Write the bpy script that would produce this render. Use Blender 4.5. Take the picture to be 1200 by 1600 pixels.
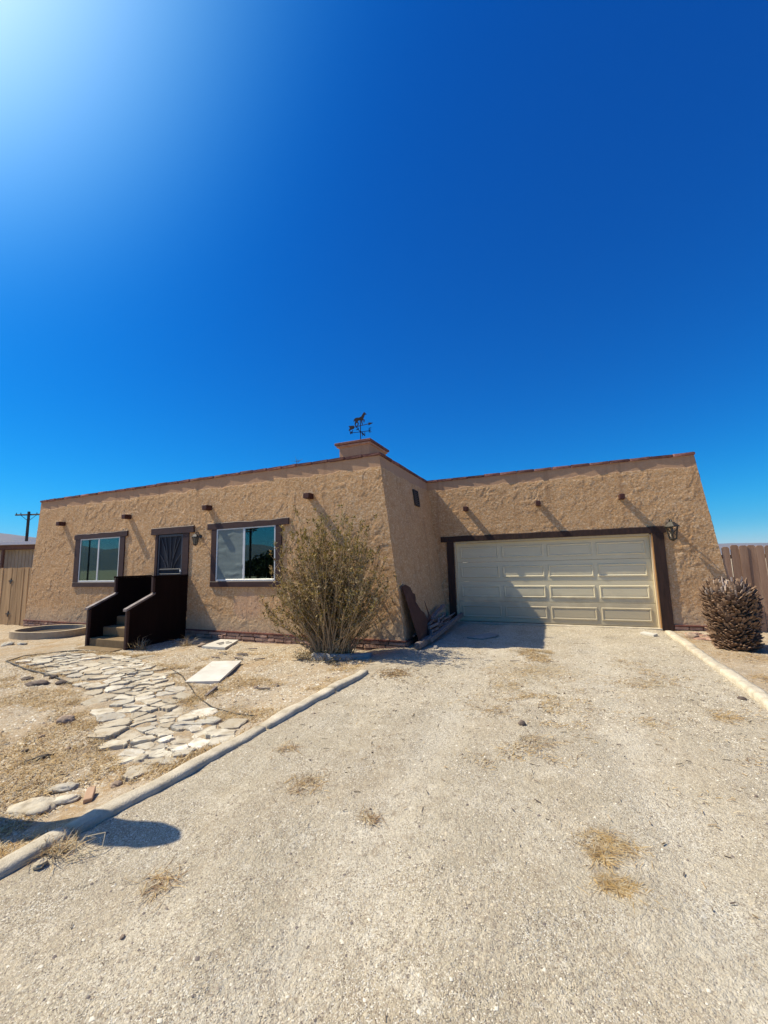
import bpy, math, random
import numpy as np
from mathutils import Vector, Matrix, noise
R = math.radians
random.seed(11); rng = np.random.default_rng(5)
scene = bpy.context.scene
for o in list(bpy.data.objects): bpy.data.objects.remove(o)
C = bpy.data.collections.new('place'); scene.collection.children.link(C)

# ------------------------------------------------------------------ camera, sky, sun, exposure
cam_d = bpy.data.cameras.new('camera'); cam = bpy.data.objects.new('camera', cam_d); C.objects.link(cam)
M3 = [[0.919416, -0.072930, -0.386466], [0.392474, 0.106974, 0.913521], [-0.025281, -0.991583, 0.126977]]
cam.matrix_world = Matrix(((M3[0][0], -M3[0][1], -M3[0][2], 0), (M3[1][0], -M3[1][1], -M3[1][2], 0),
                           (M3[2][0], -M3[2][1], -M3[2][2], 1.65), (0, 0, 0, 1)))
cam_d.sensor_fit = 'VERTICAL'; cam_d.sensor_height = 24; cam_d.lens = 24 * 620 / 1600
cam_d.clip_start = 0.05; cam_d.clip_end = 20000
scene.camera = cam
SUN = Vector((-0.735, -0.16, 1.0)).normalized()          # towards the sun
elev = math.asin(SUN.z); azim = math.atan2(SUN.x, SUN.y)  # clockwise from +Y
world = bpy.data.worlds.new('World'); scene.world = world; world.use_nodes = True
wt = world.node_tree; wn = wt.nodes; wn.clear()
sky = wn.new('ShaderNodeTexSky'); sky.sky_type = 'NISHITA'; sky.sun_disc = False
sky.sun_elevation = elev; sky.sun_rotation = azim
sky.air_density = 1.0; sky.dust_density = 0.25; sky.ozone_density = 4.0; sky.altitude = 900
hs = wn.new('ShaderNodeHueSaturation'); hs.inputs['Saturation'].default_value = 1.30; hs.inputs['Value'].default_value = 1.0
tc = wn.new('ShaderNodeTexCoord'); dp = wn.new('ShaderNodeVectorMath'); dp.operation = 'DOT_PRODUCT'
nm = wn.new('ShaderNodeVectorMath'); nm.operation = 'NORMALIZE'
wt.links.new(tc.outputs['Generated'], nm.inputs[0]); wt.links.new(nm.outputs[0], dp.inputs[0]); dp.inputs[1].default_value = SUN
cl = wn.new('ShaderNodeMath'); cl.operation = 'MAXIMUM'; cl.inputs[1].default_value = 0.0; wt.links.new(dp.outputs['Value'], cl.inputs[0])
ac = wn.new('ShaderNodeCombineColor')
for i_, (e_, g_) in enumerate(((24.0, 33.0), (15.5, 26.0), (12.0, 21.0))):
    pw = wn.new('ShaderNodeMath'); pw.operation = 'POWER'; pw.inputs[1].default_value = e_; wt.links.new(cl.outputs[0], pw.inputs[0])
    pm = wn.new('ShaderNodeMath'); pm.operation = 'MULTIPLY'; pm.inputs[1].default_value = g_; wt.links.new(pw.outputs[0], pm.inputs[0]); wt.links.new(pm.outputs[0], ac.inputs[i_])
gl = wn.new('ShaderNodeMix'); gl.data_type = 'RGBA'; gl.blend_type = 'ADD'; gl.clamp_result = False; gl.clamp_factor = False
gl.inputs['Factor'].default_value = 1.0; wt.links.new(ac.outputs[0], gl.inputs['B'])
wt.links.new(sky.outputs[0], hs.inputs['Color']); sp = wn.new('ShaderNodeSeparateColor'); cb = wn.new('ShaderNodeCombineColor'); wt.links.new(hs.outputs[0], sp.inputs[0])
for i_, (e_, g_) in enumerate(((2.6, .075), (1.18, 1.16), (.90, 2.25))):     # deep desert blue: steeper response, less red overhead
    p_ = wn.new('ShaderNodeMath'); p_.operation = 'POWER'; p_.inputs[1].default_value = e_; m_ = wn.new('ShaderNodeMath'); m_.operation = 'MULTIPLY'; m_.inputs[1].default_value = g_
    wt.links.new(sp.outputs[i_], p_.inputs[0]); wt.links.new(p_.outputs[0], m_.inputs[0]); wt.links.new(m_.outputs[0], cb.inputs[i_])
wt.links.new(cb.outputs[0], gl.inputs['A'])
bg = wn.new('ShaderNodeBackground'); bg.inputs['Strength'].default_value = 0.055
wt.links.new(gl.outputs['Result'], bg.inputs['Color'])
wo = wn.new('ShaderNodeOutputWorld'); wt.links.new(bg.outputs[0], wo.inputs['Surface'])
sd = bpy.data.lights.new('sun', 'SUN'); sd.energy = 5.0; sd.angle = R(0.5); sd.color = (1.0, 0.90, 0.71)
so = bpy.data.objects.new('sun', sd); C.objects.link(so); so.rotation_euler = (-SUN).to_track_quat('-Z', 'Y').to_euler(); so.location = (-20, -5, 30)
scene.view_settings.view_transform = 'Standard'; scene.view_settings.look = 'None'
scene.view_settings.exposure = 0.43; scene.view_settings.gamma = 1.0; scene.view_settings.use_curve_mapping = False

# ------------------------------------------------------------------ helpers
class MB:
    def __init__(s): s.v = []; s.f = []; s.m = []
    def add(s, vs, fs, mi=0):
        n = len(s.v); s.v += [tuple(v) for v in vs]; s.f += [tuple(i + n for i in f) for f in fs]; s.m += [mi] * len(fs); return s
    def box(s, x0, x1, y0, y1, z0, z1, mi=0):
        vs = [(x0,y0,z0),(x1,y0,z0),(x1,y1,z0),(x0,y1,z0),(x0,y0,z1),(x1,y0,z1),(x1,y1,z1),(x0,y1,z1)]
        return s.add(vs, [(0,3,2,1),(4,5,6,7),(0,1,5,4),(1,2,6,5),(2,3,7,6),(3,0,4,7)], mi)
    def bbox(s, x0, x1, y0, y1, z0, z1, b=.006, mi=0):      # box with chamfered edges
        X = (x0, x1); Y = (y0, y1); Z = (z0, z1); vs = []; idx = {}
        for i in (0, 1):
            for j in (0, 1):
                for k in (0, 1):
                    dx = b if i == 0 else -b; dy = b if j == 0 else -b; dz = b if k == 0 else -b
                    idx[(i,j,k,0)] = len(vs); vs.append((X[i], Y[j]+dy, Z[k]+dz))
                    idx[(i,j,k,1)] = len(vs); vs.append((X[i]+dx, Y[j], Z[k]+dz))
                    idx[(i,j,k,2)] = len(vs); vs.append((X[i]+dx, Y[j]+dy, Z[k]))
        fs = []
        for a in range(3):
            o = [c for c in range(3) if c != a]
            for sgn in (0, 1):
                q = []
                for (p, r) in ((0,0),(1,0),(1,1),(0,1)):
                    t = [0,0,0]; t[a] = sgn; t[o[0]] = p; t[o[1]] = r; q.append(idx[(t[0],t[1],t[2],a)])
                fs.append(tuple(q))
            for p in (0, 1):
                for r in (0, 1):
                    q = []
                    for e in (0, 1):
                        t = [0,0,0]; t[a] = e; t[o[0]] = p; t[o[1]] = r; q.append(tuple(t))
                    fs.append((idx[q[0]+(o[0],)], idx[q[1]+(o[0],)], idx[q[1]+(o[1],)], idx[q[0]+(o[1],)]))
        for i in (0,1):
            for j in (0,1):
                for k in (0,1): fs.append((idx[(i,j,k,0)], idx[(i,j,k,1)], idx[(i,j,k,2)]))
        return s.add(vs, fs, mi)
    def tube(s, pts, rad, n=6, cap=True, mi=0):
        pts = [Vector(p) for p in pts]; rr = rad if isinstance(rad, (list, tuple)) else [rad]*len(pts); b = len(s.v); prev = None
        for i, p in enumerate(pts):
            d = (pts[min(i+1, len(pts)-1)] - pts[max(i-1, 0)]).normalized()
            u = d.cross(Vector((0,0,1)) if abs(d.z) < .9 else Vector((1,0,0))).normalized()
            if prev is not None:
                u2 = (prev - d*prev.dot(d))
                if u2.length > 1e-4: u = u2.normalized()
            prev = u; w = d.cross(u)
            for k in range(n):
                a = 2*math.pi*k/n; s.v.append(tuple(p + (u*math.cos(a) + w*math.sin(a))*rr[i]))
        for i in range(len(pts)-1):
            for k in range(n):
                k2 = (k+1) % n; s.f.append((b+i*n+k, b+i*n+k2, b+(i+1)*n+k2, b+(i+1)*n+k)); s.m.append(mi)
        if cap:
            s.f.append(tuple(b+k for k in range(n))[::-1]); s.m.append(mi)
            s.f.append(tuple(b+(len(pts)-1)*n+k for k in range(n))); s.m.append(mi)
        return s
    def prism(s, poly, axis, a0, a1, mi=0):                 # 2D outline extruded along an axis
        def P(p, a): return {'x': (a, p[0], p[1]), 'y': (p[0], a, p[1]), 'z': (p[0], p[1], a)}[axis]
        n = len(poly); vs = [P(p, a0) for p in poly] + [P(p, a1) for p in poly]
        fs = [tuple(range(n))[::-1], tuple(range(n, 2*n))] + [(i, (i+1) % n, n+(i+1) % n, n+i) for i in range(n)]
        return s.add(vs, fs, mi)
    def mesh(s, name, mats, smooth=False):
        me = bpy.data.meshes.new(name); me.from_pydata(s.v, [], s.f)
        for m in (mats if isinstance(mats, (list, tuple)) else [mats]): me.materials.append(m)
        me.polygons.foreach_set('material_index', s.m)
        if smooth: me.polygons.foreach_set('use_smooth', [True]*len(s.f))
        me.update(); return me
def link(name, me, parent=None, loc=(0,0,0), rot=(0,0,0), sc=(1,1,1)):
    o = bpy.data.objects.new(name, me); C.objects.link(o); o.location = loc; o.rotation_euler = rot; o.scale = sc
    if parent: o.parent = parent
    return o
def wpos(p):
    v = Vector((0,0,0))
    while p: v = v + p.location; p = p.parent
    return v
def part(name, mb, mat, parent, smooth=False):              # mesh given in world coordinates, parent unrotated
    o = link(name, mb.mesh(name, mat, smooth), parent); o.location = -wpos(parent); return o
def at(o, p):                                               # give a mesh written in world coordinates its own origin
    p = Vector(p)
    if o.data.users == 1:
        o.data.transform(Matrix.Translation(-p)); o.location = o.location + p
    return o
def tag(o, label, cat, group=None):
    o['label'] = label; o['category'] = cat
    if group: o['group'] = group
    return o
def thing(name, label, cat, loc=(0,0,0), group=None, rot=0):
    o = bpy.data.objects.new(name, None); C.objects.link(o); o.location = loc; o.rotation_euler = (0,0,rot); o.empty_display_size = .2
    return tag(o, label, cat, group)
def struct(o, kind='structure'): o['kind'] = kind; return o
def big(name, verts, faces, mats, smooth=False, midx=None):  # numpy mesh, faces an (n,k) array
    me = bpy.data.meshes.new(name); verts = np.asarray(verts, np.float32); faces = np.asarray(faces, np.int32)
    me.vertices.add(len(verts)); me.vertices.foreach_set('co', verts.ravel())
    k = faces.shape[1]; me.loops.add(faces.size); me.loops.foreach_set('vertex_index', faces.ravel())
    me.polygons.add(len(faces)); me.polygons.foreach_set('loop_start', np.arange(0, faces.size, k, dtype=np.int32))
    me.polygons.foreach_set('loop_total', np.full(len(faces), k, np.int32))
    for m in (mats if isinstance(mats, (list, tuple)) else [mats]): me.materials.append(m)
    if midx is not None: me.polygons.foreach_set('material_index', np.asarray(midx, np.int32))
    if smooth: me.polygons.foreach_set('use_smooth', np.ones(len(faces), bool))
    me.update(calc_edges=True); me.validate(); return me
def sm(a, b, x):
    t = np.clip((x-a)/(b-a), 0, 1); return t*t*(3-2*t)

# ------------------------------------------------------------------ materials
class NT:
    def __init__(s, name):
        s.m = bpy.data.materials.new(name); s.m.use_nodes = True; s.t = s.m.node_tree; s.n = s.t.nodes
        s.b = s.n['Principled BSDF']; s.out = s.n['Material Output']
    def N(s, typ, **kw):
        n = s.n.new(typ)
        for k, v in kw.items():
            if hasattr(n, k): setattr(n, k, v)
            else: n.inputs[k].default_value = v
        return n
    def L(s, a, b): s.t.links.new(a, b)
    def noise(s, vec, scale, detail=4, rough=.55, dist=0):
        n = s.N('ShaderNodeTexNoise'); n.inputs['Scale'].default_value = scale; n.inputs['Detail'].default_value = detail
        n.inputs['Roughness'].default_value = rough; n.inputs['Distortion'].default_value = dist
        if vec is not None: s.L(vec, n.inputs['Vector'])
        return n.outputs['Fac']
    def vor(s, vec, scale, feat='F1', out='Distance', rnd=1.0):
        n = s.N('ShaderNodeTexVoronoi', feature=feat); n.inputs['Scale'].default_value = scale; n.inputs['Randomness'].default_value = rnd
        s.L(vec, n.inputs['Vector']); return n.outputs[out]
    def ramp(s, fac, stops):
        r = s.N('ShaderNodeValToRGB'); e = r.color_ramp.elements
        while len(e) < len(stops): e.new(.5)
        for i, (p, c) in enumerate(stops):
            e[i].position = p; e[i].color = (c[0], c[1], c[2], 1) if isinstance(c, (tuple, list)) else (c, c, c, 1)
        s.L(fac, r.inputs[0]); return r.outputs[0]
    def mix(s, fac, a, b, mode='MIX'):
        n = s.N('ShaderNodeMix'); n.data_type = 'RGBA'; n.blend_type = mode
        for sock, v in (('Factor', fac), ('A', a), ('B', b)):
            i = n.inputs[sock]
            if isinstance(v, (int, float)): i.default_value = v if sock == 'Factor' else (v, v, v, 1)
            elif isinstance(v, (tuple, list)): i.default_value = (v[0], v[1], v[2], 1)
            else: s.L(v, i)
        return n.outputs['Result']
    def math(s, op, a, b=None, c=None):
        n = s.N('ShaderNodeMath'); n.operation = op
        for i, v in enumerate((a, b, c)):
            if v is None: continue
            if isinstance(v, (int, float)): n.inputs[i].default_value = v
            else: s.L(v, n.inputs[i])
        return n.outputs[0]
    def bump(s, h, strength=.5, dist=.01, prev=None):
        n = s.N('ShaderNodeBump'); n.inputs['Strength'].default_value = strength; n.inputs['Distance'].default_value = dist
        s.L(h, n.inputs['Height'])
        if prev is not None: s.L(prev, n.inputs['Normal'])
        return n.outputs[0]
    def coord(s, which='Object'): return s.N('ShaderNodeTexCoord').outputs[which]
    def pos(s): return s.N('ShaderNodeNewGeometry').outputs['Position']
    def sep(s, v):
        n = s.N('ShaderNodeSeparateXYZ'); s.L(v, n.inputs[0]); return n.outputs
    def mapv(s, v, sc=(1,1,1)):
        n = s.N('ShaderNodeMapping'); n.inputs['Scale'].default_value = sc; s.L(v, n.inputs['Vector']); return n.outputs[0]
    def rand(s): return s.N('ShaderNodeObjectInfo').outputs['Random']
    def set(s, col=None, rough=.8, nrm=None, metal=0, spec=.3):
        if col is not None:
            if isinstance(col, (tuple, list)): s.b.inputs['Base Color'].default_value = (col[0], col[1], col[2], 1)
            else: s.L(col, s.b.inputs['Base Color'])
        if isinstance(rough, (int, float)): s.b.inputs['Roughness'].default_value = rough
        else: s.L(rough, s.b.inputs['Roughness'])
        s.b.inputs['Metallic'].default_value = metal; s.b.inputs['Specular IOR Level'].default_value = spec
        if nrm is not None: s.L(nrm, s.b.inputs['Normal'])
        return s.m
def simple(name, c1, c2, scale=8, rough=.8, bs=.3, bd=.004, stretch=(1,1,1), rnd=.0, fine=60, metal=0, spec=.3):
    t = NT(name); v = t.mapv(t.pos(), stretch); n = t.noise(v, scale, 6, .65)
    col = t.ramp(n, [(.3, c1), (.7, c2)])
    if rnd:
        k = t.math('MULTIPLY_ADD', t.rand(), rnd, 1-rnd/2)
        hv = t.N('ShaderNodeHueSaturation'); t.L(col, hv.inputs['Color']); t.L(k, hv.inputs['Value']); col = hv.outputs[0]
    h = t.noise(v, fine, 4, .6)
    return t.set(col, rough, t.bump(h, bs, bd), metal, spec)

def stucco():
    t = NT('tan_stucco'); p = t.pos(); s = t.sep(p)
    warp = t.noise(p, 2.1, 3)
    n1 = t.noise(p, 1.1, 5, .6); n2 = t.noise(p, 13, 5, .65); n3 = t.noise(p, 45, 3, .6)
    base = t.ramp(t.noise(p, .9, 6, .7, .5), [(.25, (.46, .258, .112)), (.5, (.54, .308, .138)), (.8, (.61, .36, .17))])
    n5 = t.noise(t.mapv(p, (1, 1, 1.5)), 10, 6, .72, 2.2)
    base = t.mix(t.ramp(n2, [(.40, .0), (.62, .45)]), base, (.60, .43, .25))
    base = t.mix(t.ramp(n5, [(.52, .0), (.57, .7)]), base, (.74, .56, .36))
    base = t.mix(t.ramp(n5, [(.38, .45), (.44, .0)]), base, (.30, .175, .08))
    base = t.mix(t.ramp(n3, [(.50, .0), (.72, .35)]), base, (.27, .15, .07))
    # trowelled smooth band painted below the coping, wavy lower edge
    zz = t.math('ADD', s[2], t.math('MULTIPLY', t.math('SUBTRACT', warp, .5), .20))
    band = t.ramp(t.math('SUBTRACT', zz, 3.0), [(.655, 0.0), (.675, 1.0)])
    base = t.mix(t.math('MULTIPLY', band, .8), base, (.43, .265, .165))
    # repaired patch of lighter stucco under the right hand window
    d = t.N('ShaderNodeVectorMath', operation='DISTANCE'); 
    t.L(t.mapv(p, (1, .01, 1.35)), d.inputs[0]); d.inputs[1].default_value = (-6.75, .0753, .98*1.0)
    pf = t.ramp(t.math('ADD', d.outputs['Value'], t.math('MULTIPLY', t.math('SUBTRACT', n2, .5), .35)), [(.40, .55), (.47, .0)])
    base = t.mix(pf, base, (.52, .33, .22))
    # grime towards the foot, rusty drips
    foot = t.ramp(t.math('ADD', s[2], t.math('MULTIPLY', n1, .5)), [(.35, .25), (.75, 0)])
    base = t.mix(foot, base, (.40, .23, .14))
    st = t.noise(t.mapv(p, (6, 6, .35)), 1.0, 4, .6)
    base = t.mix(t.ramp(st, [(.56, 0.0), (.74, .45)]), base, (.27, .155, .085))
    base = t.mix(t.ramp(t.math('ADD', s[2], t.math('MULTIPLY', n2, -.35)), [(.12, .5), (.42, 0)]), base, (.50, .40, .27))
    h = t.math('ADD', t.math('ADD', t.noise(p, 38, 5, .65, .6), t.math('MULTIPLY', n5, .8)), t.math('MULTIPLY', t.noise(p, 130, 3, .6), .45))
    w = t.math('SUBTRACT', 1.0, t.math('MULTIPLY', band, .8))
    return t.set(base, .95, t.bump(t.math('MULTIPLY', h, w), .55, .013), 0, .15)
M_stucco = stucco()

def ground_mat():
    t = NT('sandy_ground'); p = t.pos(); s = t.sep(p)
    n0 = t.noise(p, .35, 4); n1 = t.noise(p, 1.3, 5, .6); n2 = t.noise(p, 9, 5, .6); 
    drive = t.ramp(n1, [(.25, (.37, .318, .222)), (.5, (.46, .40, .29)), (.75, (.58, .515, .39))])
    yard = t.ramp(n1, [(.2, (.40, .30, .185)), (.5, (.47, .37, .245)), (.75, (.53, .44, .32))])
    edge = t.math('ADD', s[0], t.math('MULTIPLY', t.math('SUBTRACT', n1, .5), .12))
    fl = t.ramp(t.math('ADD', edge, 3.0), [(.03, 1), (.16, 0)])                 # west of the left kerb
    fr = t.ramp(t.math('SUBTRACT', edge, 2.0), [(.05, 0), (.15, 1)])
    fb = t.ramp(t.math('MULTIPLY', t.math('ADD', s[1], 2.0), -1.0), [(.2, 0), (.9, 1)])
    col = t.mix(t.math('MAXIMUM', fl, fr), drive, yard)
    far = t.ramp(t.math('DIVIDE', s[1], 100), [(.12, 0), (.2, 1)])
    col = t.mix(far, col, (.33, .27, .19))
    straw = t.ramp(t.noise(p, 1.3, 7, .72, .4), [(.47, 0), (.58, .8)])
    col = t.mix(t.math('MULTIPLY', straw, t.math('MAXIMUM', fl, fr)), col, (.37, .235, .10))
    trk = t.math('ABSOLUTE', t.math('SUBTRACT', t.math('ABSOLUTE', t.math('ADD', edge, .30)), .86))
    trk = t.ramp(t.math('ADD', trk, t.math('MULTIPLY', t.math('SUBTRACT', n2, .5), .25)), [(.05, .55), (.30, 0)])
    col = t.mix(t.math('MULTIPLY', trk, t.math('SUBTRACT', 1.0, t.math('MAXIMUM', fl, fr))), col, (.58, .525, .41))
    # brownish patches and soft wheel tracks on the drive
    col = t.mix(t.ramp(t.noise(t.mapv(p, (1, .35, 1)), 1.6, 5, .65), [(.48, 0), (.68, .6)]), col, (.36, .29, .195))
    mm = t.noise(p, 5.5, 8, .78, .8); mk_ = t.noise(p, 16, 6, .75, .5)
    col = t.mix(t.ramp(mm, [(.53, 0), (.63, .55)]), col, (.33, .265, .18)); col = t.mix(t.ramp(mm, [(.36, .6), (.45, 0)]), col, (.66, .60, .47))
    col = t.mix(t.ramp(mk_, [(.57, 0), (.64, .5)]), col, (.27, .21, .14)); col = t.mix(t.ramp(mk_, [(.36, .45), (.42, 0)]), col, (.70, .64, .52))
    gv = t.N('ShaderNodeTexVoronoi', feature='F1'); gv.inputs['Scale'].default_value = 185; t.L(p, gv.inputs['Vector'])
    gs = t.sep(gv.outputs['Color']); soft = t.ramp(t.noise(p, 1.7, 5, .65), [(.42, .25), (.58, 1)])
    col = t.mix(t.math('MULTIPLY', soft, t.ramp(gs[0], [(.0, 1), (.22, 0)])), col, (.15, .115, .08))
    col = t.mix(t.math('MULTIPLY', soft, t.ramp(gs[1], [(.80, 0), (.9, .8)])), col, (.70, .66, .56))
    col = t.mix(t.ramp(t.noise(p, 50, 3, .7), [(.36, .55), (.48, 0)]), col, (.24, .19, .14))
    h1 = t.math('SUBTRACT', 1.0, t.vor(p, 185)); h2 = t.math('SUBTRACT', 1.0, t.vor(p, 70)); h3 = t.noise(p, 22, 5, .7)
    h = t.math('ADD', t.math('MULTIPLY', h1, .35), t.math('ADD', t.math('MULTIPLY', h2, .35), t.math('MULTIPLY', h3, 2.2)))
    return t.set(col, .95, t.bump(h, .8, .014), 0, .1)
M_ground = ground_mat()
M_peb = []
for i, (c1, c2) in enumerate((((.44,.375,.265),(.55,.475,.345)), ((.60,.545,.43),(.72,.67,.55)), ((.26,.215,.16),(.37,.31,.235)), ((.13,.105,.09),(.2,.17,.15)))):
    M_peb.append(simple('pebble_tone_%d' % i, c1, c2, 30, .85, .2, .002))
M_wood_dark = simple('dark_brown_painted_wood', (.035,.016,.012), (.062,.028,.022), 5, .6, .5, .004, (1,1,9), fine=18, spec=.35)
M_wood_red = simple('reddish_brown_beam_end', (.045,.016,.012), (.09,.03,.022), 20, .65, .4, .004)
M_post = simple('dark_stained_timber', (.022,.012,.009), (.06,.03,.02), 3, .7, .6, .006, (6,6,.7), fine=20)
M_brown_panel = simple('dark_brown_stair_panel', (.008,.004,.0035), (.015,.0075,.006), 2.5, .8, .3, .003, (4,4,.5), fine=20, spec=.06)
M_rail = simple('worn_brown_rail', (.10,.075,.07), (.26,.22,.21), 7, .5, .3, .003)
M_tread = simple('tan_carpeted_tread', (.17,.115,.055), (.24,.165,.085), 9, .95, .5, .006)
M_alu = simple('pale_aluminium_frame', (.55,.56,.55), (.66,.67,.66), 6, .4, .05, .001, metal=.25, spec=.5)
M_coping = simple('flaking_dark_red_coping', (.10,.028,.022), (.26,.13,.105), 14, .8, .5, .006, rnd=.7, fine=40)
M_brickline = simple('dark_red_sill_course', (.10,.034,.024), (.19,.075,.052), 12, .8, .5, .005, rnd=.4)
M_bstone = simple('pinkish_base_stone', (.27,.145,.10), (.48,.32,.235), 7, .9, .8, .012, rnd=.45, fine=25)
M_mortar = simple('brown_mortar', (.19,.12,.085), (.28,.19,.14), 20, .95, .5, .006)  # mottled brown colour of the mortar itself
M_cream = simple('cream_garage_door', (.66,.58,.375), (.72,.64,.43), 1.2, .5, .12, .002, (1,1,14), fine=22, spec=.4)
def dusty_door(m):
    nt = m.node_tree; b = nt.nodes['Principled BSDF']; src = b.inputs['Base Color'].links[0].from_socket; g = nt.nodes.new('ShaderNodeNewGeometry'); sx = nt.nodes.new('ShaderNodeSeparateXYZ')
    nz_ = nt.nodes.new('ShaderNodeTexNoise'); nz_.inputs['Scale'].default_value = 3; nz_.inputs['Detail'].default_value = 7; a_ = nt.nodes.new('ShaderNodeMath'); a_.operation = 'MULTIPLY_ADD'; a_.inputs[1].default_value = -.9
    rp = nt.nodes.new('ShaderNodeValToRGB'); rp.color_ramp.elements[0].position = -.0; rp.color_ramp.elements[0].color = (.6,.6,.6,1); rp.color_ramp.elements[1].position = .35; rp.color_ramp.elements[1].color = (0,0,0,1)
    mx = nt.nodes.new('ShaderNodeMix'); mx.data_type = 'RGBA'; mx.inputs['B'].default_value = (.40, .33, .22, 1)
    nt.links.new(g.outputs['Position'], sx.inputs[0]); nt.links.new(g.outputs['Position'], nz_.inputs['Vector']); nt.links.new(nz_.outputs['Fac'], a_.inputs[0]); nt.links.new(sx.outputs[2], a_.inputs[2])
    nt.links.new(a_.outputs[0], rp.inputs[0]); nt.links.new(rp.outputs[0], mx.inputs['Factor']); nt.links.new(src, mx.inputs['A']); nt.links.new(mx.outputs['Result'], b.inputs['Base Color'])
dusty_door(M_cream)
M_creamtrim = simple('cream_jamb_trim', (.60,.50,.32), (.68,.57,.38), 4, .55, .1, .002)
M_orangewood = simple('bare_orange_wood', (.42,.21,.07), (.55,.30,.11), 4, .7, .3, .003, (3,3,.4))
M_iron = simple('black_iron', (.012,.012,.013), (.03,.028,.028), 20, .5, .2, .002, spec=.5)
M_bronze = simple('weathered_bronze', (.05,.045,.035), (.10,.09,.07), 30, .45, .2, .002, metal=.5)
M_vane = simple('dark_painted_iron', (.012,.011,.015), (.03,.018,.018), 30, .8, .1, .001, spec=.1)
M_lampglass = simple('dusty_lamp_glass', (.08,.08,.07), (.14,.14,.12), 20, .2, .05, .001, spec=.6)
M_screen = simple('dark_screen_mesh', (.012,.013,.018), (.022,.023,.032), 20, .6, .1, .001)
M_doorgrey = simple('charcoal_security_door', (.03,.03,.038), (.05,.05,.06), 12, .45, .1, .001, spec=.5)
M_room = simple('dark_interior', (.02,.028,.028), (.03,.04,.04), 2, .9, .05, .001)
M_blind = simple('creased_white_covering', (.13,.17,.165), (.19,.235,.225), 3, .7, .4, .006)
M_vent = simple('dark_vent_slats', (.03,.028,.025), (.06,.05,.045), 20, .6, .2, .002)
M_conc = simple('pale_weathered_concrete', (.38,.325,.23), (.62,.55,.42), 7, .9, .9, .010, rnd=.18, fine=70)
M_concgrey = simple('grey_concrete_block', (.24,.22,.195), (.38,.355,.315), 9, .9, .6, .006, fine=60)
M_white = simple('white_stone_slab', (.50,.47,.40), (.66,.63,.55), 5, .6, .2, .003, rnd=.1)
M_soil = simple('dark_planter_soil', (.06,.045,.03), (.13,.095,.06), 12, .95, .6, .01)
M_rust = simple('rusted_sheet_metal', (.055,.022,.014), (.12,.055,.035), 4, .75, .4, .004)
M_greywood = simple('sun_bleached_wood', (.13,.10,.085), (.28,.235,.20), 5, .9, .6, .005, (3,3,3), rnd=.5, fine=40)
M_fenceR = simple('weathered_fence_board', (.21,.115,.068), (.38,.24,.155), 2.2, .9, .5, .004, (3,3,.35), rnd=.35, fine=30)
M_fenceL = simple('tan_fence_board', (.34,.205,.095), (.52,.34,.175), 2.2, .9, .5, .004, (3,3,.35), rnd=.35, fine=30)
M_mwall = simple('beige_mobile_home_siding', (.33,.27,.19), (.39,.325,.235), 1.5, .8, .1, .002)
M_mroof = simple('white_metal_roof_edge', (.70,.70,.68), (.8,.8,.78), 2, .5, .05, .001)
M_mbrown = simple('brown_fascia', (.10,.05,.035), (.16,.085,.06), 3, .8, .1, .002)
M_pole = simple('dark_creosoted_pole', (.035,.03,.028), (.07,.06,.05), 3, .85, .3, .004)
M_mount = simple('dry_desert_ridge', (.16,.13,.10), (.24,.19,.14), .004, .95, .0, .001)
M_treecrown = simple('far_tree_green', (.03,.045,.015), (.07,.085,.03), 1.5, .8, .1, .002)
M_rock = simple('dark_desert_rock', (.08,.06,.05), (.17,.13,.10), 20, .9, .6, .01, rnd=.5)
M_brownrock = simple('brown_desert_rock', (.24,.17,.12), (.42,.32,.23), 14, .9, .6, .01, rnd=.5)
M_hose = simple('black_drip_hose', (.03,.028,.022), (.06,.05,.04), 20, .6, .2, .002)
def leafm(name, c1, c2, tr=.25):
    t = NT(name); col = t.ramp(t.noise(t.pos(), 9, 3), [(.3, c1), (.7, c2)]); t.set(col, .6, None, 0, .3)
    tl = t.N('ShaderNodeBsdfTranslucent'); t.L(col, tl.inputs['Color']); mx = t.N('ShaderNodeMixShader'); mx.inputs[0].default_value = tr
    t.L(t.b.outputs[0], mx.inputs[1]); t.L(tl.outputs[0], mx.inputs[2]); t.L(mx.outputs[0], t.out.inputs['Surface']); return t.m
M_leaf = [leafm('olive_leaf', (.12,.105,.018), (.19,.155,.035)), leafm('khaki_leaf', (.30,.21,.055), (.45,.32,.10)), leafm('straw_leaf', (.38,.29,.15), (.50,.40,.24)), leafm('brown_leaf', (.10,.06,.03), (.16,.10,.05))]
M_straw = [leafm('golden_straw', (.46,.30,.11), (.58,.41,.18), .2), leafm('pale_straw', (.54,.44,.26), (.64,.54,.36), .2), leafm('brown_straw', (.22,.14,.07), (.33,.21,.11), .2)]
M_twig = simple('dry_twig', (.24,.165,.095), (.44,.33,.19), 20, .9, .2, .002)
M_stub = simple('dry_palm_leaf_base', (.12,.068,.040), (.31,.205,.13), 7, .9, .6, .005, (3,3,3), rnd=.75, fine=50)
M_stubtop = simple('bleached_palm_leaf_tip', (.33,.25,.19), (.48,.38,.30), 9, .9, .5, .005, rnd=.5, fine=50)
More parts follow.
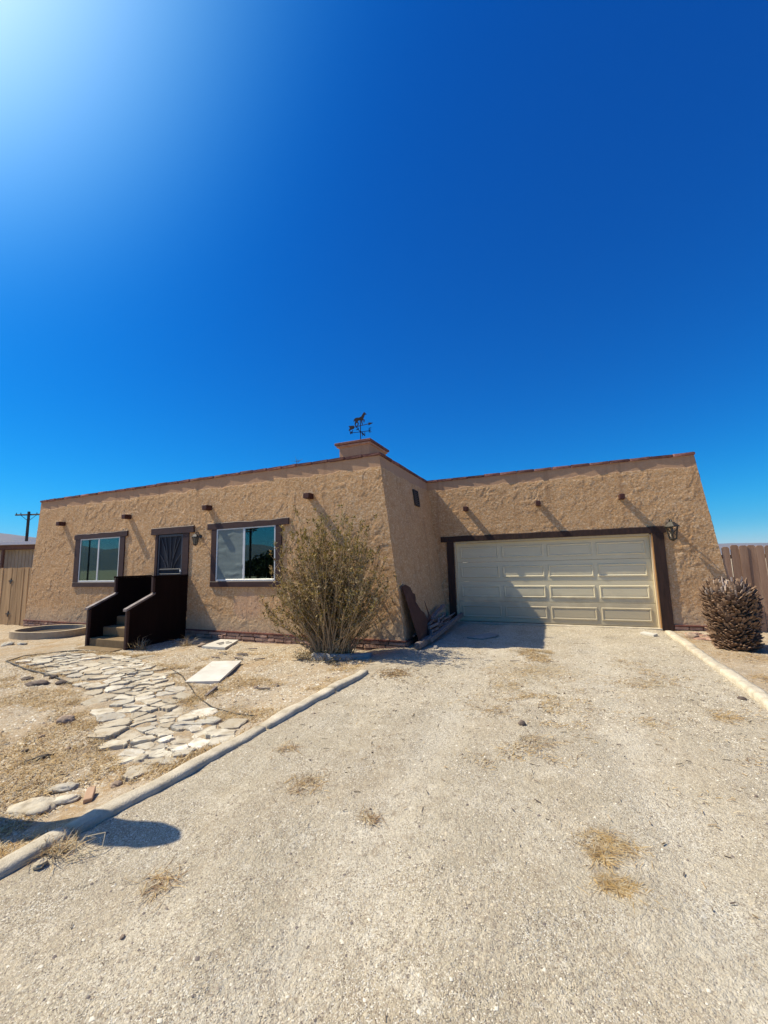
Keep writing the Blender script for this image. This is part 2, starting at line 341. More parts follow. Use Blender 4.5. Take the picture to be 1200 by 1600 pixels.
def flag_mat():
    t = NT('flagstone'); p = t.pos(); r = t.rand(); n = t.noise(p, 9, 5, .6); n2 = t.noise(p, 40, 4, .7)
    c = t.ramp(r, [(0, (.36,.31,.225)), (.3, (.52,.455,.335)), (.6, (.60,.545,.42)), (.8, (.42,.39,.32)), (1, (.76,.70,.57))])
    c = t.mix(t.ramp(n, [(.35, .75), (.58, 0)]), c, (.36,.29,.19)); c = t.mix(t.ramp(n2, [(.55, 0), (.75, .4)]), c, (.70,.66,.58))
    return t.set(c, .85, t.bump(t.math('ADD', n, t.math('MULTIPLY', n2, .5)), .7, .02), 0, .25)
M_flag = flag_mat()
def glass_mat():
    t = NT('window_glass'); tr = t.N('ShaderNodeBsdfTransparent'); tr.inputs[0].default_value = (.30, .45, .45, 1)
    gz = t.N('ShaderNodeBsdfGlossy'); gz.inputs['Roughness'].default_value = .012; gz.inputs['Color'].default_value = (.62, 1.0, .95, 1)
    fr = t.N('ShaderNodeFresnel'); fr.inputs['IOR'].default_value = 2.15
    mx = t.N('ShaderNodeMixShader'); t.L(fr.outputs[0], mx.inputs[0]); t.L(tr.outputs[0], mx.inputs[1]); t.L(gz.outputs[0], mx.inputs[2])
    t.L(mx.outputs[0], t.out.inputs['Surface']); return t.m
M_glass = glass_mat()

# ------------------------------------------------------------------ ground
def zg(x, y):                                               # height of the ground, metres
    x = np.asarray(x, float); y = np.asarray(y, float)
    z = -.09*(1-sm(-3.7, -2.75, x)) - .06*sm(2.2, 3.2, x)*(1-sm(9, 11, y))*0
    z = z + .012*np.sin(x*1.7+.6)*np.sin(y*1.1+1.3)*sm(.5, 1.5, np.hypot(x+3.0, (y-8)*.4)) + .006*np.sin(x*5.1+y*2.3)+.005*np.sin(y*6.3-x*3.1)
    z = z - .015*np.exp(-((x-.55)/.28)**2)*(y < 9) - .015*np.exp(-((x+1.15)/.28)**2)*(y < 9)
    return z
def zgf(x, y): return float(zg(x, y))
def axis(lo, hi, st, far, g=1.35):
    a = list(np.arange(lo, hi+1e-6, st)); s = st
    while a[-1] < far: s *= g; a.append(a[-1]+s)
    s = st
    while a[0] > -far: s *= g; a.insert(0, a[0]-s)
    return np.array(a)
gx = axis(-19, 6, .07, 4900); gy = axis(-1.5, 12, .055, 4900)
GX, GY = np.meshgrid(gx, gy); near = (np.abs(GX+6) < 14) & (GY > -2) & (GY < 13)
GZ = zg(GX, GY)*np.where(near, 1, .3)
for (i, j) in zip(*np.where(near)):
    q_ = 1.1 if GX[i, j] > -2.9 and GX[i, j] < 2.1 else 1.5
    GZ[i, j] += q_*(noise.noise((GX[i, j]*3.1, GY[i, j]*3.1, 0))*.012 + noise.noise((GX[i, j]*9, GY[i, j]*9, 3))*.007)
nx = len(gx); ii, jj = np.meshgrid(np.arange(len(gy)-1), np.arange(nx-1), indexing='ij'); a = (ii*nx+jj).ravel()
struct(link('ground', big('ground', np.stack([GX.ravel(), GY.ravel(), GZ.ravel()], 1), np.stack([a, a+1, a+nx+1, a+nx], 1), M_ground, True)))

# far ridges all round the valley
def ridge():
    n = 260; V = []; F = []
    for r_i, (rad, k) in enumerate(((3300, 0), (3800, .55), (4300, 1.0), (5200, .3), (6000, 0))):
        for i in range(n):
            az = 2*math.pi*i/n                                # clockwise from +Y
            x = math.sin(az); y = math.cos(az)
            d = math.degrees(az); d = d-360 if d > 180 else d
            h = 82 + 195*math.exp(-((d+64)/32)**2) + 120*math.exp(-((d+125)/40)**2) + 60*math.exp(-((abs(d)-175)/30)**2)
            h *= 1 + .16*noise.noise((x*5, y*5, 1)) + .10*noise.noise((x*16, y*16, 4)) + .05*noise.noise((x*50, y*50, r_i))
            V.append((x*rad, y*rad, -3 + h*k*(1+.15*noise.noise((x*22, y*22, r_i*3.)))))
    for r in range(4):
        for i in range(n): F.append((r*n+i, r*n+(i+1) % n, (r+1)*n+(i+1) % n, (r+1)*n+i))
    return big('mountains', V, F, M_mount, False)
struct(link('mountains', ridge()))

# ------------------------------------------------------------------ the house
YG, YW, TOP = 10.93, 7.53, 3.93
def xr_wing(z): return -2.80 - .118*z
def xl_wing(z): return -15.90 + .10*z
def xr_gar(z): return 3.54 - .112*z
def worm(x, z, sd=0):                                       # trowelled relief of the stucco, metres
    wx = noise.noise((x*3.3, z*3.3, sd+31))*.16; wz = noise.noise((x*3.3+9, z*3.3, sd+37))*.16; a, b = x+wx, z+wz
    n3 = noise.noise((x*1.3, z*1.3, sd+9)); r1 = max(0., 1-abs(noise.noise((a*7.5, b*6.0, sd)))*5.5); r2 = max(0., 1-abs(noise.noise((a*14+4, b*17, sd+3)))*4.5)
    f = noise.noise((a*5.2, b*4.6, sd+13)); f = min(1., max(0., (f-.04)*9)); n4 = noise.noise((x*27, z*27, sd+15))
    return (.0028*r1 + .0036*r2 + .0050*f)*(.75+.9*n3) + .0036*n4 + .002*n3
def wall_sheet(name, yplane, xl, xr, xcuts, zcuts, holes, z0, z1, st, parent, sd=0, wave=True):
    def lines(lo, hi, cuts):
        pts = sorted(set([lo, hi] + [c for c in cuts if lo < c < hi])); out = []
        for p, q in zip(pts[:-1], pts[1:]):
            n = max(1, round((q-p)/st)); out += [p + (q-p)*k/n for k in range(n)]
        return out + [hi]
    xa, xb = xl(0), xr(0)
    X = lines(xa, xb, xcuts); Z = lines(z0, z1, zcuts)
    cl_, cr_ = min(xcuts), max(xcuts); V = []; F = []
    for z in Z:
        for x in X:
            xx = x
            if x < cl_: xx = cl_ + (x-cl_)*(cl_-xl(z))/(cl_-xa)
            elif x > cr_: xx = cr_ + (x-cr_)*(xr(z)-cr_)/(xb-cr_)
            sm_band = 1.0 if z < 3.62+.08*noise.noise((x*.9, 0, sd)) else .18
            V.append((xx, yplane - worm(xx, z, sd)*sm_band, z))
    n = len(X)
    for j in range(len(Z)-1):
        zc = (Z[j]+Z[j+1])/2
        for i in range(n-1):
            xc = (X[i]+X[i+1])/2
            if any(h[0] < xc < h[1] and h[2] < zc < h[3] for h in holes): continue
            F.append((j*n+i, j*n+i+1, (j+1)*n+i+1, (j+1)*n+i))
    o = link(name, big(name, V, F, M_stucco, True), parent); o.location = -wpos(parent); return o
house = thing('house', 'low tan adobe-style stucco house with sloping end walls and a wide cream garage door', 'house', (-6, 9, 0))
WL = (-13.24, -11.40, 1.30, 2.60); WR = (-7.76, -5.92, 1.30, 2.60); DR = (-9.90, -8.74, .56, 2.57)
wall_sheet('front_wall', YW, xl_wing, xr_wing, [WL[0], WL[1], DR[0], DR[1], WR[0], WR[1]], [.56, 1.30, 2.57, 2.60], [WL, WR, DR], .10, TOP, .019, house, 1)
GD = (-2.52, 2.12, -.05, 2.19)
# the garage wall runs from the inner corner (hidden join) to its battered right edge
wall_sheet('garage_wall', YG, lambda z: -3.5, xr_gar, [GD[0], GD[1]], [2.19], [GD], .09, TOP, .019, house, 7)
def side_sheet(name, xf, y0, y1, z0, flip, sd):
    V = []; F = []; ny = int((y1-y0)/.045)+1; nz = 88
    for k in range(nz+1):
        z = z0 + (TOP-z0)*k/nz
        for j in range(ny+1):
            y = y0 + (y1-y0)*j/ny; V.append((xf(z) + (1 if flip else -1)*(worm(y, z, sd)), y, z))
    n = ny+1
    for k in range(nz):
        for j in range(ny): F.append((k*n+j, k*n+j+1, (k+1)*n+j+1, (k+1)*n+j))
    o = link(name, big(name, V, F, M_stucco, True), house); o.location = -wpos(house); return o
side_sheet('side_wall', xr_wing, YW-.004, YG+.01, .10, True, 3)
side_sheet('side_wall', xl_wing, YW, 15.5, .10, False, 4)
side_sheet('side_wall', xr_gar, YG, 16.5, .09, True, 5)
wb = MB()                                                    # back walls, flat roof, plinth core
for (xl_, xr_, yy) in ((xl_wing, lambda z: -3.3, 15.5), (lambda z: -3.3, xr_gar, 16.5)):
    wb.add([(xl_(-.3), yy, -.3), (xr_(-.3), yy, -.3), (xr_(TOP), yy, TOP), (xl_(TOP), yy, TOP)], [(0,1,2,3)])
wb.add([(xl_wing(TOP)+.1, YW+.1, TOP-.3), (xr_wing(TOP)-.1, YW+.1, TOP-.3), (xr_wing(TOP)-.1, 15.5, TOP-.3), (xl_wing(TOP)+.1, 15.5, TOP-.3)], [(0,1,2,3)])
wb.add([(-3.4, YG+.1, TOP-.31), (xr_gar(TOP)-.1, YG+.1, TOP-.31), (xr_gar(TOP)-.1, 16.5, TOP-.31), (-3.4, 16.5, TOP-.31)], [(0,1,2,3)])
part('roof', wb, M_stucco, house)
# plinth of mortar behind the base stones
pl = MB(); pl.box(-15.89, -2.81, YW+.012, YW+.2, -.3, .10); pl.box(-3.0, -2.812, YW+.2, YG+.0, -.3, .098); pl.box(2.34, 3.53, YG+.012, YG+.2, -.3, .09); pl.box(-2.80, -2.73, YG+.012, YG+.2, -.3, .09)
part('plinth', pl, M_mortar, house)
# base stones: a thin sill course and two rubble courses, every stone a part
protos = []
for k in range(7):
    m = MB(); L = 1.0; pts = []
    m.bbox(-.5, .5, -.5, .5, -.5, .5, .09)
    m.v = [(x+random.uniform(-.05,.05), y+random.uniform(-.08,.08), z+random.uniform(-.09,.09)) for x, y, z in m.v]
    protos.append(m.mesh('base_stone', M_bstone))
sillm = MB().bbox(-.5, .5, -.5, .5, -.5, .5, .05).mesh('sill_brick', M_brickline)
hw = wpos(house)
def lay(xa, xb, y, zt, front=True, skip=None, axis_='x', rows=2):
    z = zt
    for r in range(rows+1):
        hgt = .03 if r == 0 else random.choice((.07, .08)); p = xa
        while p < xb-.03:
            Lw = random.uniform(.38, .52) if r == 0 else random.uniform(.16, .42); Lw = min(Lw, xb-p)
            if skip and skip[0] < p+Lw/2 < skip[1]: p += Lw; continue
            dep = .06 if r == 0 else random.uniform(.035, .06)
            c = p+Lw/2; q = y - (.012 if r == 0 else random.uniform(0, .012))
            me = sillm if r == 0 else random.choice(protos); hh = hgt-.008 if r else hgt
            g = Lw - (.006 if r == 0 else random.uniform(.010, .028)); zz = z-hgt/2
            if axis_ == 'x': link('sill_brick' if r == 0 else 'base_stone', me, house, Vector((c, q, zz))-hw, (0, 0 if r == 0 else random.uniform(-.03, .03), 0), (g, dep, hh*(1 if r == 0 else random.uniform(.75, 1.0))))
            else: link('sill_brick' if r == 0 else 'base_stone', me, house, Vector((-q if False else y, c, zz))-hw, (0,0,math.pi/2), (g, dep, hh))
            p += Lw
        z -= hgt
lay(-15.9, -2.78, YW-.004, .125, rows=3)
lay(YW+.03, YG, -2.80, .122, axis_='y', rows=2)
lay(2.35, 3.56, YG-.004, .112, rows=2)
# coping along the parapets
copm = []
for k in range(4):
    m = MB().bbox(-.5, .5, -.5, .5, -.5, .5, .07); m.v = [(x, y+random.uniform(-.05,.05), z+random.uniform(-.14,.14)) for x, y, z in m.v]; copm.append(m.mesh('coping_tile', M_coping))
def cope(a, b, depth=.24):
    a = Vector(a); b = Vector(b); d = b-a; n = int(d.length/.42); ang = math.atan2(d.y, d.x)
    for k in range(n):
        p = a + d*((k+.5)/n); link('coping_tile', random.choice(copm), house, p-hw, (random.uniform(-.01,.01), 0, ang), (d.length/n*.985, depth+random.uniform(-.012,.012), .062+random.uniform(-.006,.006)))
zc = TOP+.022
cope((xl_wing(TOP)-.03, YW+.085, zc), (xr_wing(TOP)+.04, YW+.085, zc))
cope((xr_wing(TOP)-.085, YW+.21, zc-.003), (xr_wing(TOP)-.085, YG+.0, zc-.003))
cope((xr_wing(TOP)-.08, YG+.085, zc-.001), (xr_gar(TOP)+.03, YG+.085, zc-.001))
cope((xl_wing(TOP)+.085, YW+.21, zc-.003), (xl_wing(TOP)+.085, 15.5, zc-.003))
cope((xr_gar(TOP)-.085, YG+.21, zc-.003), (xr_gar(TOP)-.085, 16.5, zc-.003))
# roof beam ends (each sticks out of the wall)
bm_ = MB().bbox(-.075, .075, -.5, .5, -.06, .06, .008); bmesh_w = bm_.mesh('roof_beam', M_wood_red)
for i, (x, z) in enumerate(((-14.16, 3.12), (-11.08, 3.13), (-8.02, 3.15), (-4.98, 3.18))):
    link('roof_beam', bmesh_w, house, Vector((x, YW-.195+.5, z))-hw, (0, random.uniform(-.02, .02), 0))
bg_ = MB().bbox(-.055, .055, -.5, .5, -.06, .06, .008).mesh('roof_beam', M_wood_red)
for x, z in ((-2.14, 3.06), (-.28, 3.06), (1.58, 3.07)):
    link('roof_beam', bg_, house, Vector((x, YG-.205+.5, z))-hw, (0, random.uniform(-.02, .02), 0))
# timber helper with chipped top edge
def timber(name, x0, x1, y0, y1, z0, z1, mat, parent, chip=0, n=14):
    V = []; F = []
    for k in range(n+1):
        x = x0 + (x1-x0)*k/n
        t = z1 - chip*max(0, noise.noise((x*3.1, z1, 2)) + .15)
        for (y, z) in ((y0, z0), (y0, t-.012), (y0+.012, t), (y1, t), (y1, z0)): V.append((x, y + random.uniform(-.0015,.0015), z))
    for k in range(n):
        for q in range(5): F.append((k*5+q, (k+1)*5+q, (k+1)*5+(q+1) % 5, k*5+(q+1) % 5))
    F += [tuple(range(5))[::-1], tuple(n*5+q for q in range(5))]
    m = MB(); m.add(V, F); return part(name, m, mat, parent)
def window(x0, x1, z0, z1, hx0, hx1, jl, jr, blind=False):
    w = part('window', MB().box(x0-.005, x1+.005, YW+.10, YW+.115, z0-.01, z0+.03).box(x0-.005, x1+.005, YW+.10, YW+.115, z1-.03, z1+.01)
             .box(x0-.005, x0+.012, YW+.0, YW+.1, z0, z1).box(x1-.012, x1+.005, YW+.0, YW+.1, z0, z1)
             .box(x0, x1, YW, YW+.1, z0-.012, z0+.003).box(x0, x1, YW, YW+.1, z1-.003, z1+.012), M_alu, house)
    xm = (x0+x1)/2 - .02; y = YW-.026
    m = MB()
    for (a, b, c, d) in ((x0+.012, x0+.05, z0+.003, z1-.003), (x1-.05, x1-.012, z0+.003, z1-.003), (xm-.025, xm+.025, z0+.05, z1-.04)): m.bbox(a, b, y, y+.04, c, d, .004)
    m.bbox(x0+.05, x1-.05, y-.002, y+.045, z0+.003, z0+.05, .004); m.bbox(x0+.05, x1-.05, y-.001, y+.04, z1-.04, z1-.003, .004)
    m.bbox(xm-.05, xm-.026, y+.006, y+.05, z0+.052, z1-.042, .003)
    part('frame', m, M_alu, w)
    for a, b, yy in ((x0+.05, xm-.05, y+.018), (xm+.025, x1-.05, y+.008)):
        g = MB().add([(a, yy, z0+.05), (b, yy, z0+.05), (b, yy, z1-.04), (a, yy, z1-.04)], [(0,1,2,3)]); part('pane', g, M_glass, w)
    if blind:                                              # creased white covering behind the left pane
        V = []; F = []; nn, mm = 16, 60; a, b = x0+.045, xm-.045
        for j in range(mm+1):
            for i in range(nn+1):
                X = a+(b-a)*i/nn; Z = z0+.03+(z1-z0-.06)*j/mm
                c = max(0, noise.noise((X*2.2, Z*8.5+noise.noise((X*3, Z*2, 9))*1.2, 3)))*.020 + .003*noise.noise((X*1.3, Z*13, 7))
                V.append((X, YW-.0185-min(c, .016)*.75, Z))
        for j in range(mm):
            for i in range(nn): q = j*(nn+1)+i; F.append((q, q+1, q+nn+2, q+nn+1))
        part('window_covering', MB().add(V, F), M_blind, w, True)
    timber('window_header', hx0, hx1, YW-.040, YW+.02, z1-.012, 2.75, M_wood_dark, w, .05)
    timber('window_sill', jl, jr, YW-.038, YW+.02, 1.165, z0+.0, M_wood_dark, w, .0)
    part('window_jamb', MB().bbox(jl, x0+.012, YW-.034, YW+.02, z0+.002, z1-.014), M_wood_dark, w)
    part('window_jamb', MB().bbox(x1-.012, jr, YW-.034, YW+.02, z0+.002, z1-.014), M_wood_dark, w)
    return w
window(*WL, -13.52, -11.10, -13.47, -11.20)
window(*WR, -8.05, -5.56, -7.92, -5.76, True)
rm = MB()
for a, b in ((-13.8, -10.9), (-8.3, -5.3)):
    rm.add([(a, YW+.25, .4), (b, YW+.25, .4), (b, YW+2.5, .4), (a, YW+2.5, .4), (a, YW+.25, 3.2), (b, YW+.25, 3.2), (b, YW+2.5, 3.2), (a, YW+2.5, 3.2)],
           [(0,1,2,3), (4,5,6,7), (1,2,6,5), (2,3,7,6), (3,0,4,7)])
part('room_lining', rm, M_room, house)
# front door with its security screen
door = part('front_door', MB().box(DR[0]+.05, DR[1]-.02, YW+.11, YW+.15, .56, 2.56), M_screen, house)
timber('door_header', -10.10, -8.52, YW-.05, YW+.02, 2.558, 2.74, M_wood_dark, door, .0)
part('door_jamb', MB().bbox(-9.95, -9.85, YW-.03, YW+.12, .56, 2.556), M_wood_dark, door)
part('door_jamb', MB().bbox(-8.92, -8.70, YW-.03, YW+.12, .56, 2.556), M_wood_dark, door)
m = MB(); a, b = -9.845, -8.925; y0, y1 = YW-.012, YW+.03
m.bbox(a, a+.055, y0, y1, .58, 2.55, .004); m.bbox(b-.055, b, y0, y1, .58, 2.55, .004)
m.bbox(a+.055, b-.055, y0, y1, 2.485, 2.55, .004); m.bbox(a+.055, b-.055, y0, y1, .58, .65, .004)
m.bbox(a+.055, b-.055, y0+.002, y1, 1.60, 1.635, .004); m.bbox(a+.055, b-.055, y0+.002, y1, 1.48, 1.51, .004)
part('screen_door_frame', m, M_doorgrey, door)
m = MB(); cx = (a+b)/2; yb = YW+.005
for dx0, dx1, zt in ((-.035, -.36, 2.46), (0, 0, 2.485), (.035, .36, 2.46), (-.12, -.385, 2.02), (.12, .385, 2.02), (-.07, -.2, 2.48), (.07, .2, 2.48)):
    pts = [(cx+dx0+(dx1-dx0)*(s**1.4), yb, 1.63+(zt-1.63)*s) for s in (0, .25, .5, .75, 1)]; m.tube(pts, .011, 5)
for dx in (-.3, -.15, 0, .15, .3): m.tube([(cx+dx, yb, .65), (cx+dx, yb, 1.485)], .009, 5)
part('fan_bars', m, M_doorgrey, door)
part('screen_mesh', MB().add([(a+.05, YW+.02, .62), (b-.05, YW+.02, .62), (b-.05, YW+.02, 2.5), (a+.05, YW+.02, 2.5)], [(0,1,2,3)]), M_screen, door)
part('door_lock', MB().bbox(b-.05, b-.01, y0-.03, y0+.001, 1.54, 1.60, .004).bbox(b-.05, b-.01, y0-.035, y0+.001, 1.42, 1.46, .004), M_alu, door)
# garage door: surround, jambs, four sections with four raised panels each
gar = bpy.data.objects.new('garage_door', None); C.objects.link(gar); gar.parent = house; gar.location = Vector((-.2, YG+.08, 0))-hw
timber('garage_header', -2.90, 2.40, YG-.045, YG+.10, 2.175, 2.335, M_post, gar, .02, 40)
for x0, x1 in ((-2.735, -2.545), (2.125, 2.345)):
    m = MB(); n = 16
    for k in range(n+1):
        z = -.04+2.212*k/n; w = [random.uniform(-.004, .004) for _ in range(4)]
        m.v += [(x0+w[0], YG-.043, z), (x1+w[1], YG-.043, z), (x1+w[2], YG+.1, z), (x0+w[3], YG+.1, z)]
    for k in range(n):
        for q in range(4): m.f.append((k*4+q, k*4+(q+1) % 4, (k+1)*4+(q+1) % 4, (k+1)*4+q)); m.m.append(0)
    part('garage_post', m, M_post, gar)
part('jamb_trim', MB().box(-2.543, -2.50, YG+.0, YG+.13, 0, 2.15).box(-2.50, 2.075, YG+.01, YG+.13, 2.125, 2.174).box(2.075, 2.10, YG+.005, YG+.13, 0, 2.15), M_creamtrim, gar)
part('bare_wood_jamb', MB().box(2.1005, 2.1245, YG-.035, YG+.13, 0, 2.172), M_orangewood, gar)
part('door_threshold', MB().bbox(-2.54, 2.12, YG-.06, YG+.15, -.06, .022, .006), M_conc, gar)
yd = YG+.105; zrows = [(.035, .555), (.56, 1.078), (1.083, 1.60), (1.605, 2.123)]
for (za, zb) in zrows:
    m = MB(); m.bbox(-2.50, 2.075, yd, yd+.045, za, zb, .006)
    part('door_section', m, M_cream, gar)
W4 = (4.575-.10)/4
def ring(m, x0, x1, z0, z1, prof, y):
    V = []; 
    for (ins, d) in prof: V += [(x0+ins, y-d, z0+ins), (x1-ins, y-d, z0+ins), (x1-ins, y-d, z1-ins), (x0+ins, y-d, z1-ins)]
    F = []
    for k in range(len(prof)-1):
        for q in range(4): F.append((k*4+q, k*4+(q+1) % 4, k*4+4+(q+1) % 4, k*4+4+q))
    k = (len(prof)-1)*4; F.append((k, k+1, k+2, k+3)); m.add(V, F)
for (za, zb) in zrows:
    for c in range(4):
        x0 = -2.50+.05+c*W4+.045; x1 = x0+W4-.09; m = MB()
        ring(m, x0, x1, za+.105, zb-.105, ((0, .0), (.014, .016), (.028, .016), (.05, .003), (.058, .003), (.066, .008)), yd-.0005)
        part('door_panel', m, M_cream, gar)
# vent in the side wall
xv = xr_wing(3.28)+.035
v = part('wall_vent', MB().box(xv-.03, xv+.015, 9.46, 9.80, 3.07, 3.10).box(xv-.03, xv+.015, 9.46, 9.80, 3.46, 3.49).box(xv-.03, xv+.015, 9.46, 9.49, 3.10, 3.46).box(xv-.03, xv+.015, 9.77, 9.80, 3.10, 3.46).box(xv-.04, xv-.02, 9.49, 9.77, 3.1, 3.46), M_vent, house)
for k in range(7):
    z = 3.115+k*.05; part('vent_slat', MB().add([(xv+.018, 9.49, z), (xv+.018, 9.77, z), (xv-.015, 9.77, z+.035), (xv-.015, 9.49, z+.035), (xv+.018, 9.49, z-.004), (xv+.018, 9.77, z-.004), (xv-.015, 9.77, z+.031), (xv-.015, 9.49, z+.031)], [(0,1,2,3), (7,6,5,4), (0,4,5,1), (1,5,6,2), (2,6,7,3), (3,7,4,0)]), simple('pale_slat', (.16,.14,.11), (.22,.19,.15), 10) if k == 0 else bpy.data.materials['pale_slat'], v)
for o_ in [v]+list(v.children):
    for q_ in o_.data.vertices: q_.co.x -= .118*(q_.co.z-3.28)
# chimney
ch = part('chimney', MB().box(-4.62, -3.82, 8.24, 9.25, 3.5, 4.46), M_stucco, house)
part('chimney_cap', MB().bbox(-4.73, -3.76, 8.18, 9.35, 4.505, 4.565, .008), M_coping, ch)
part('chimney_lip', MB().bbox(-4.69, -3.79, 8.205, 9.30, 4.455, 4.503, .008), M_bstone, ch)
# lanterns
def lantern(p, s, side, ornate=False):
    r = bpy.data.objects.new('wall_lantern', None); C.objects.link(r); r.parent = house; r.location = Vector(p)-hw; p = Vector(p)
    mt = M_bronze if ornate else M_iron
    def T(q): return (p.x+q[0]*s, p.y+q[1]*s, p.z+q[2]*s)
    m = MB(); m.tube([T((0, .0, .05)), T((0, -.03, .05))], .06*s, 12)
    m.tube([T((0, -.02, .05)), T((0, -.10, .16)), T((0, -.20, .15)), T((0, -.20, .10))], .012*s, 6); part('bracket', m, mt, r, False)
    m = MB(); c = (0, -.20, 0)
    m.tube([T((0, -.20, .12)), T((0, -.20, .10)), T((0, -.20, .03)), T((0, -.20, .015))], [.012*s, .05*s, .125*s, .13*s], 6); m.tube([T((0, -.20, .115)), T((0, -.20, .16))], [.022*s, .006*s], 6)
    part('lamp_cap', m, mt, r)
    m = MB(); top, bot = .10, .062
    for k in range(6):
        a0 = math.pi*k/3+.2; m.tube([T((top*math.cos(a0), -.20+top*math.sin(a0), .015)), T((bot*math.cos(a0), -.20+bot*math.sin(a0), -.20))], .008*s, 4)
    m.tube([T((0, -.20, -.20)), T((0, -.20, -.215)), T((0, -.20, -.25))], [.07*s, .07*s, .01*s], 6)
    if ornate:
        for k in range(3):
            a0 = math.pi*2*k/3; m.tube([T((.09*math.cos(a0), -.2+.09*math.sin(a0), -.02)), T((.03*math.cos(a0+1), -.2+.03*math.sin(a0+1), -.10)), T((.07*math.cos(a0+2), -.2+.07*math.sin(a0+2), -.18))], .008*s, 4)
    part('lamp_cage', m, mt, r)
    if ornate: part('lamp_bulb', MB().tube([T((0, -.2, .0)), T((0, -.2, -.05)), T((0, -.2, -.1)), T((0, -.2, -.13))], [.012*s, .025*s, .03*s, .005*s], 8), M_lampglass, r, True)
    else: part('lamp_glass', MB().tube([T((0, -.2, .0)), T((0, -.2, -.19))], [.09*s, .055*s], 6), M_lampglass, r)
lantern((-8.30, YW-.004, 2.40), .82, 1); lantern((2.46, YG-.03, 2.27), 1.2, 1, True)

# ------------------------------------------------------------------ weather vane on the chimney
vane = thing('weather_vane', 'dark iron weather vane with a trotting horse over an arrow, standing on the chimney', 'weather vane', (-4.17, 8.5, 4.567))
vx, vy, vz = -4.17, 8.5, 4.567
part('mast', MB().tube([(vx, vy, vz), (vx, vy, vz+.62)], .011, 8).tube([(vx, vy, vz), (vx, vy, vz+.05), (vx, vy, vz+.06)], [.05, .035, .012], 8).tube([(vx, vy, vz+.28), (vx, vy, vz+.30), (vx, vy, vz+.32)], [.012, .03, .012], 8), M_vane, vane)
part('mount_block', MB().bbox(vx-.10, vx+.10, vy-.06, vy+.06, vz, vz+.045), M_brickline, vane)
A = Matrix.Rotation(R(-8), 3, 'Z')
def vp(u, w, off=0, rot=A): q = rot @ Vector((u, off, 0)); return (vx+q.x, vy+q.y, vz+w)
def vplate(poly, rot=A, th=.006):
    m = MB(); n = len(poly); m.add([vp(u, w, -th, rot) for u, w in poly]+[vp(u, w, th, rot) for u, w in poly], [tuple(range(n)), tuple(range(n, 2*n))[::-1]]+[(i, n+i, n+(i+1) % n, (i+1) % n) for i in range(n)]); return m
m = MB().tube([vp(-.26, .46), vp(.30, .455)], .009, 6)
m2 = vplate([(-.36, .52), (-.20, .50), (-.18, .46), (-.20, .42), (-.36, .40), (-.32, .46)]); m3 = vplate([(.24, .49), (.37, .455), (.24, .42)])
for q in (m2, m3): m.add(q.v, q.f)
part('arrow', m, M_vane, vane)
horse = [(-.20,.60),(-.19,.655),(-.15,.68),(-.10,.685),(-.03,.672),(.03,.685),(.07,.735),(.10,.765),(.125,.785),(.135,.765),(.185,.72),(.175,.70),(.14,.715),(.125,.69),(.10,.645),(.085,.61),(.13,.585),(.115,.52),(.095,.525),(.10,.57),(.06,.585),(.055,.535),(.07,.475),(.05,.475),(.03,.535),(.02,.60),(-.05,.60),(-.08,.585),(-.05,.535),(-.065,.475),(-.085,.475),(-.08,.535),(-.115,.56),(-.145,.52),(-.135,.475),(-.155,.475),(-.17,.525),(-.155,.60),(-.17,.64),(-.185,.60)]
part('horse', vplate(horse), M_vane, vane)
letters = {'E': [((0,0),(0,1)),((0,0),(.6,0)),((0,.5),(.5,.5)),((0,1),(.6,1))], 'W': [((0,1),(.2,0)),((.2,0),(.4,.7)),((.4,.7),(.6,0)),((.6,0),(.8,1))],
           'N': [((0,0),(0,1)),((0,1),(.6,0)),((.6,0),(.6,1))], 'S': [((.6,.9),(.1,1)),((.1,1),(.05,.6)),((.05,.6),(.6,.45)),((.6,.45),(.55,.05)),((.55,.05),(0,0))]}
for L_, ang in (('E', 8), ('N', 98), ('W', 188), ('S', 278)):
    rot = Matrix.Rotation(R(ang), 3, 'Z'); e = rot @ Vector((.25, 0, 0)); m = MB().tube([(vx, vy, vz+.30), (vx+e.x, vy+e.y, vz+.30)], .008, 5)
    lx = Vector((1, 0, 0)) if L_ in 'EW' else Vector((.8, .3, 0)).normalized()
    for (p, q) in letters[L_]:
        f = lambda t: tuple(Vector((vx+e.x, vy+e.y, vz+.27)) + lx*((t[0]-.3)*.10) + Vector((0, 0, t[1]*.10)))
        m.tube([f(p), f(q)], .009, 4)
    part('compass_arm', m, M_vane, vane)

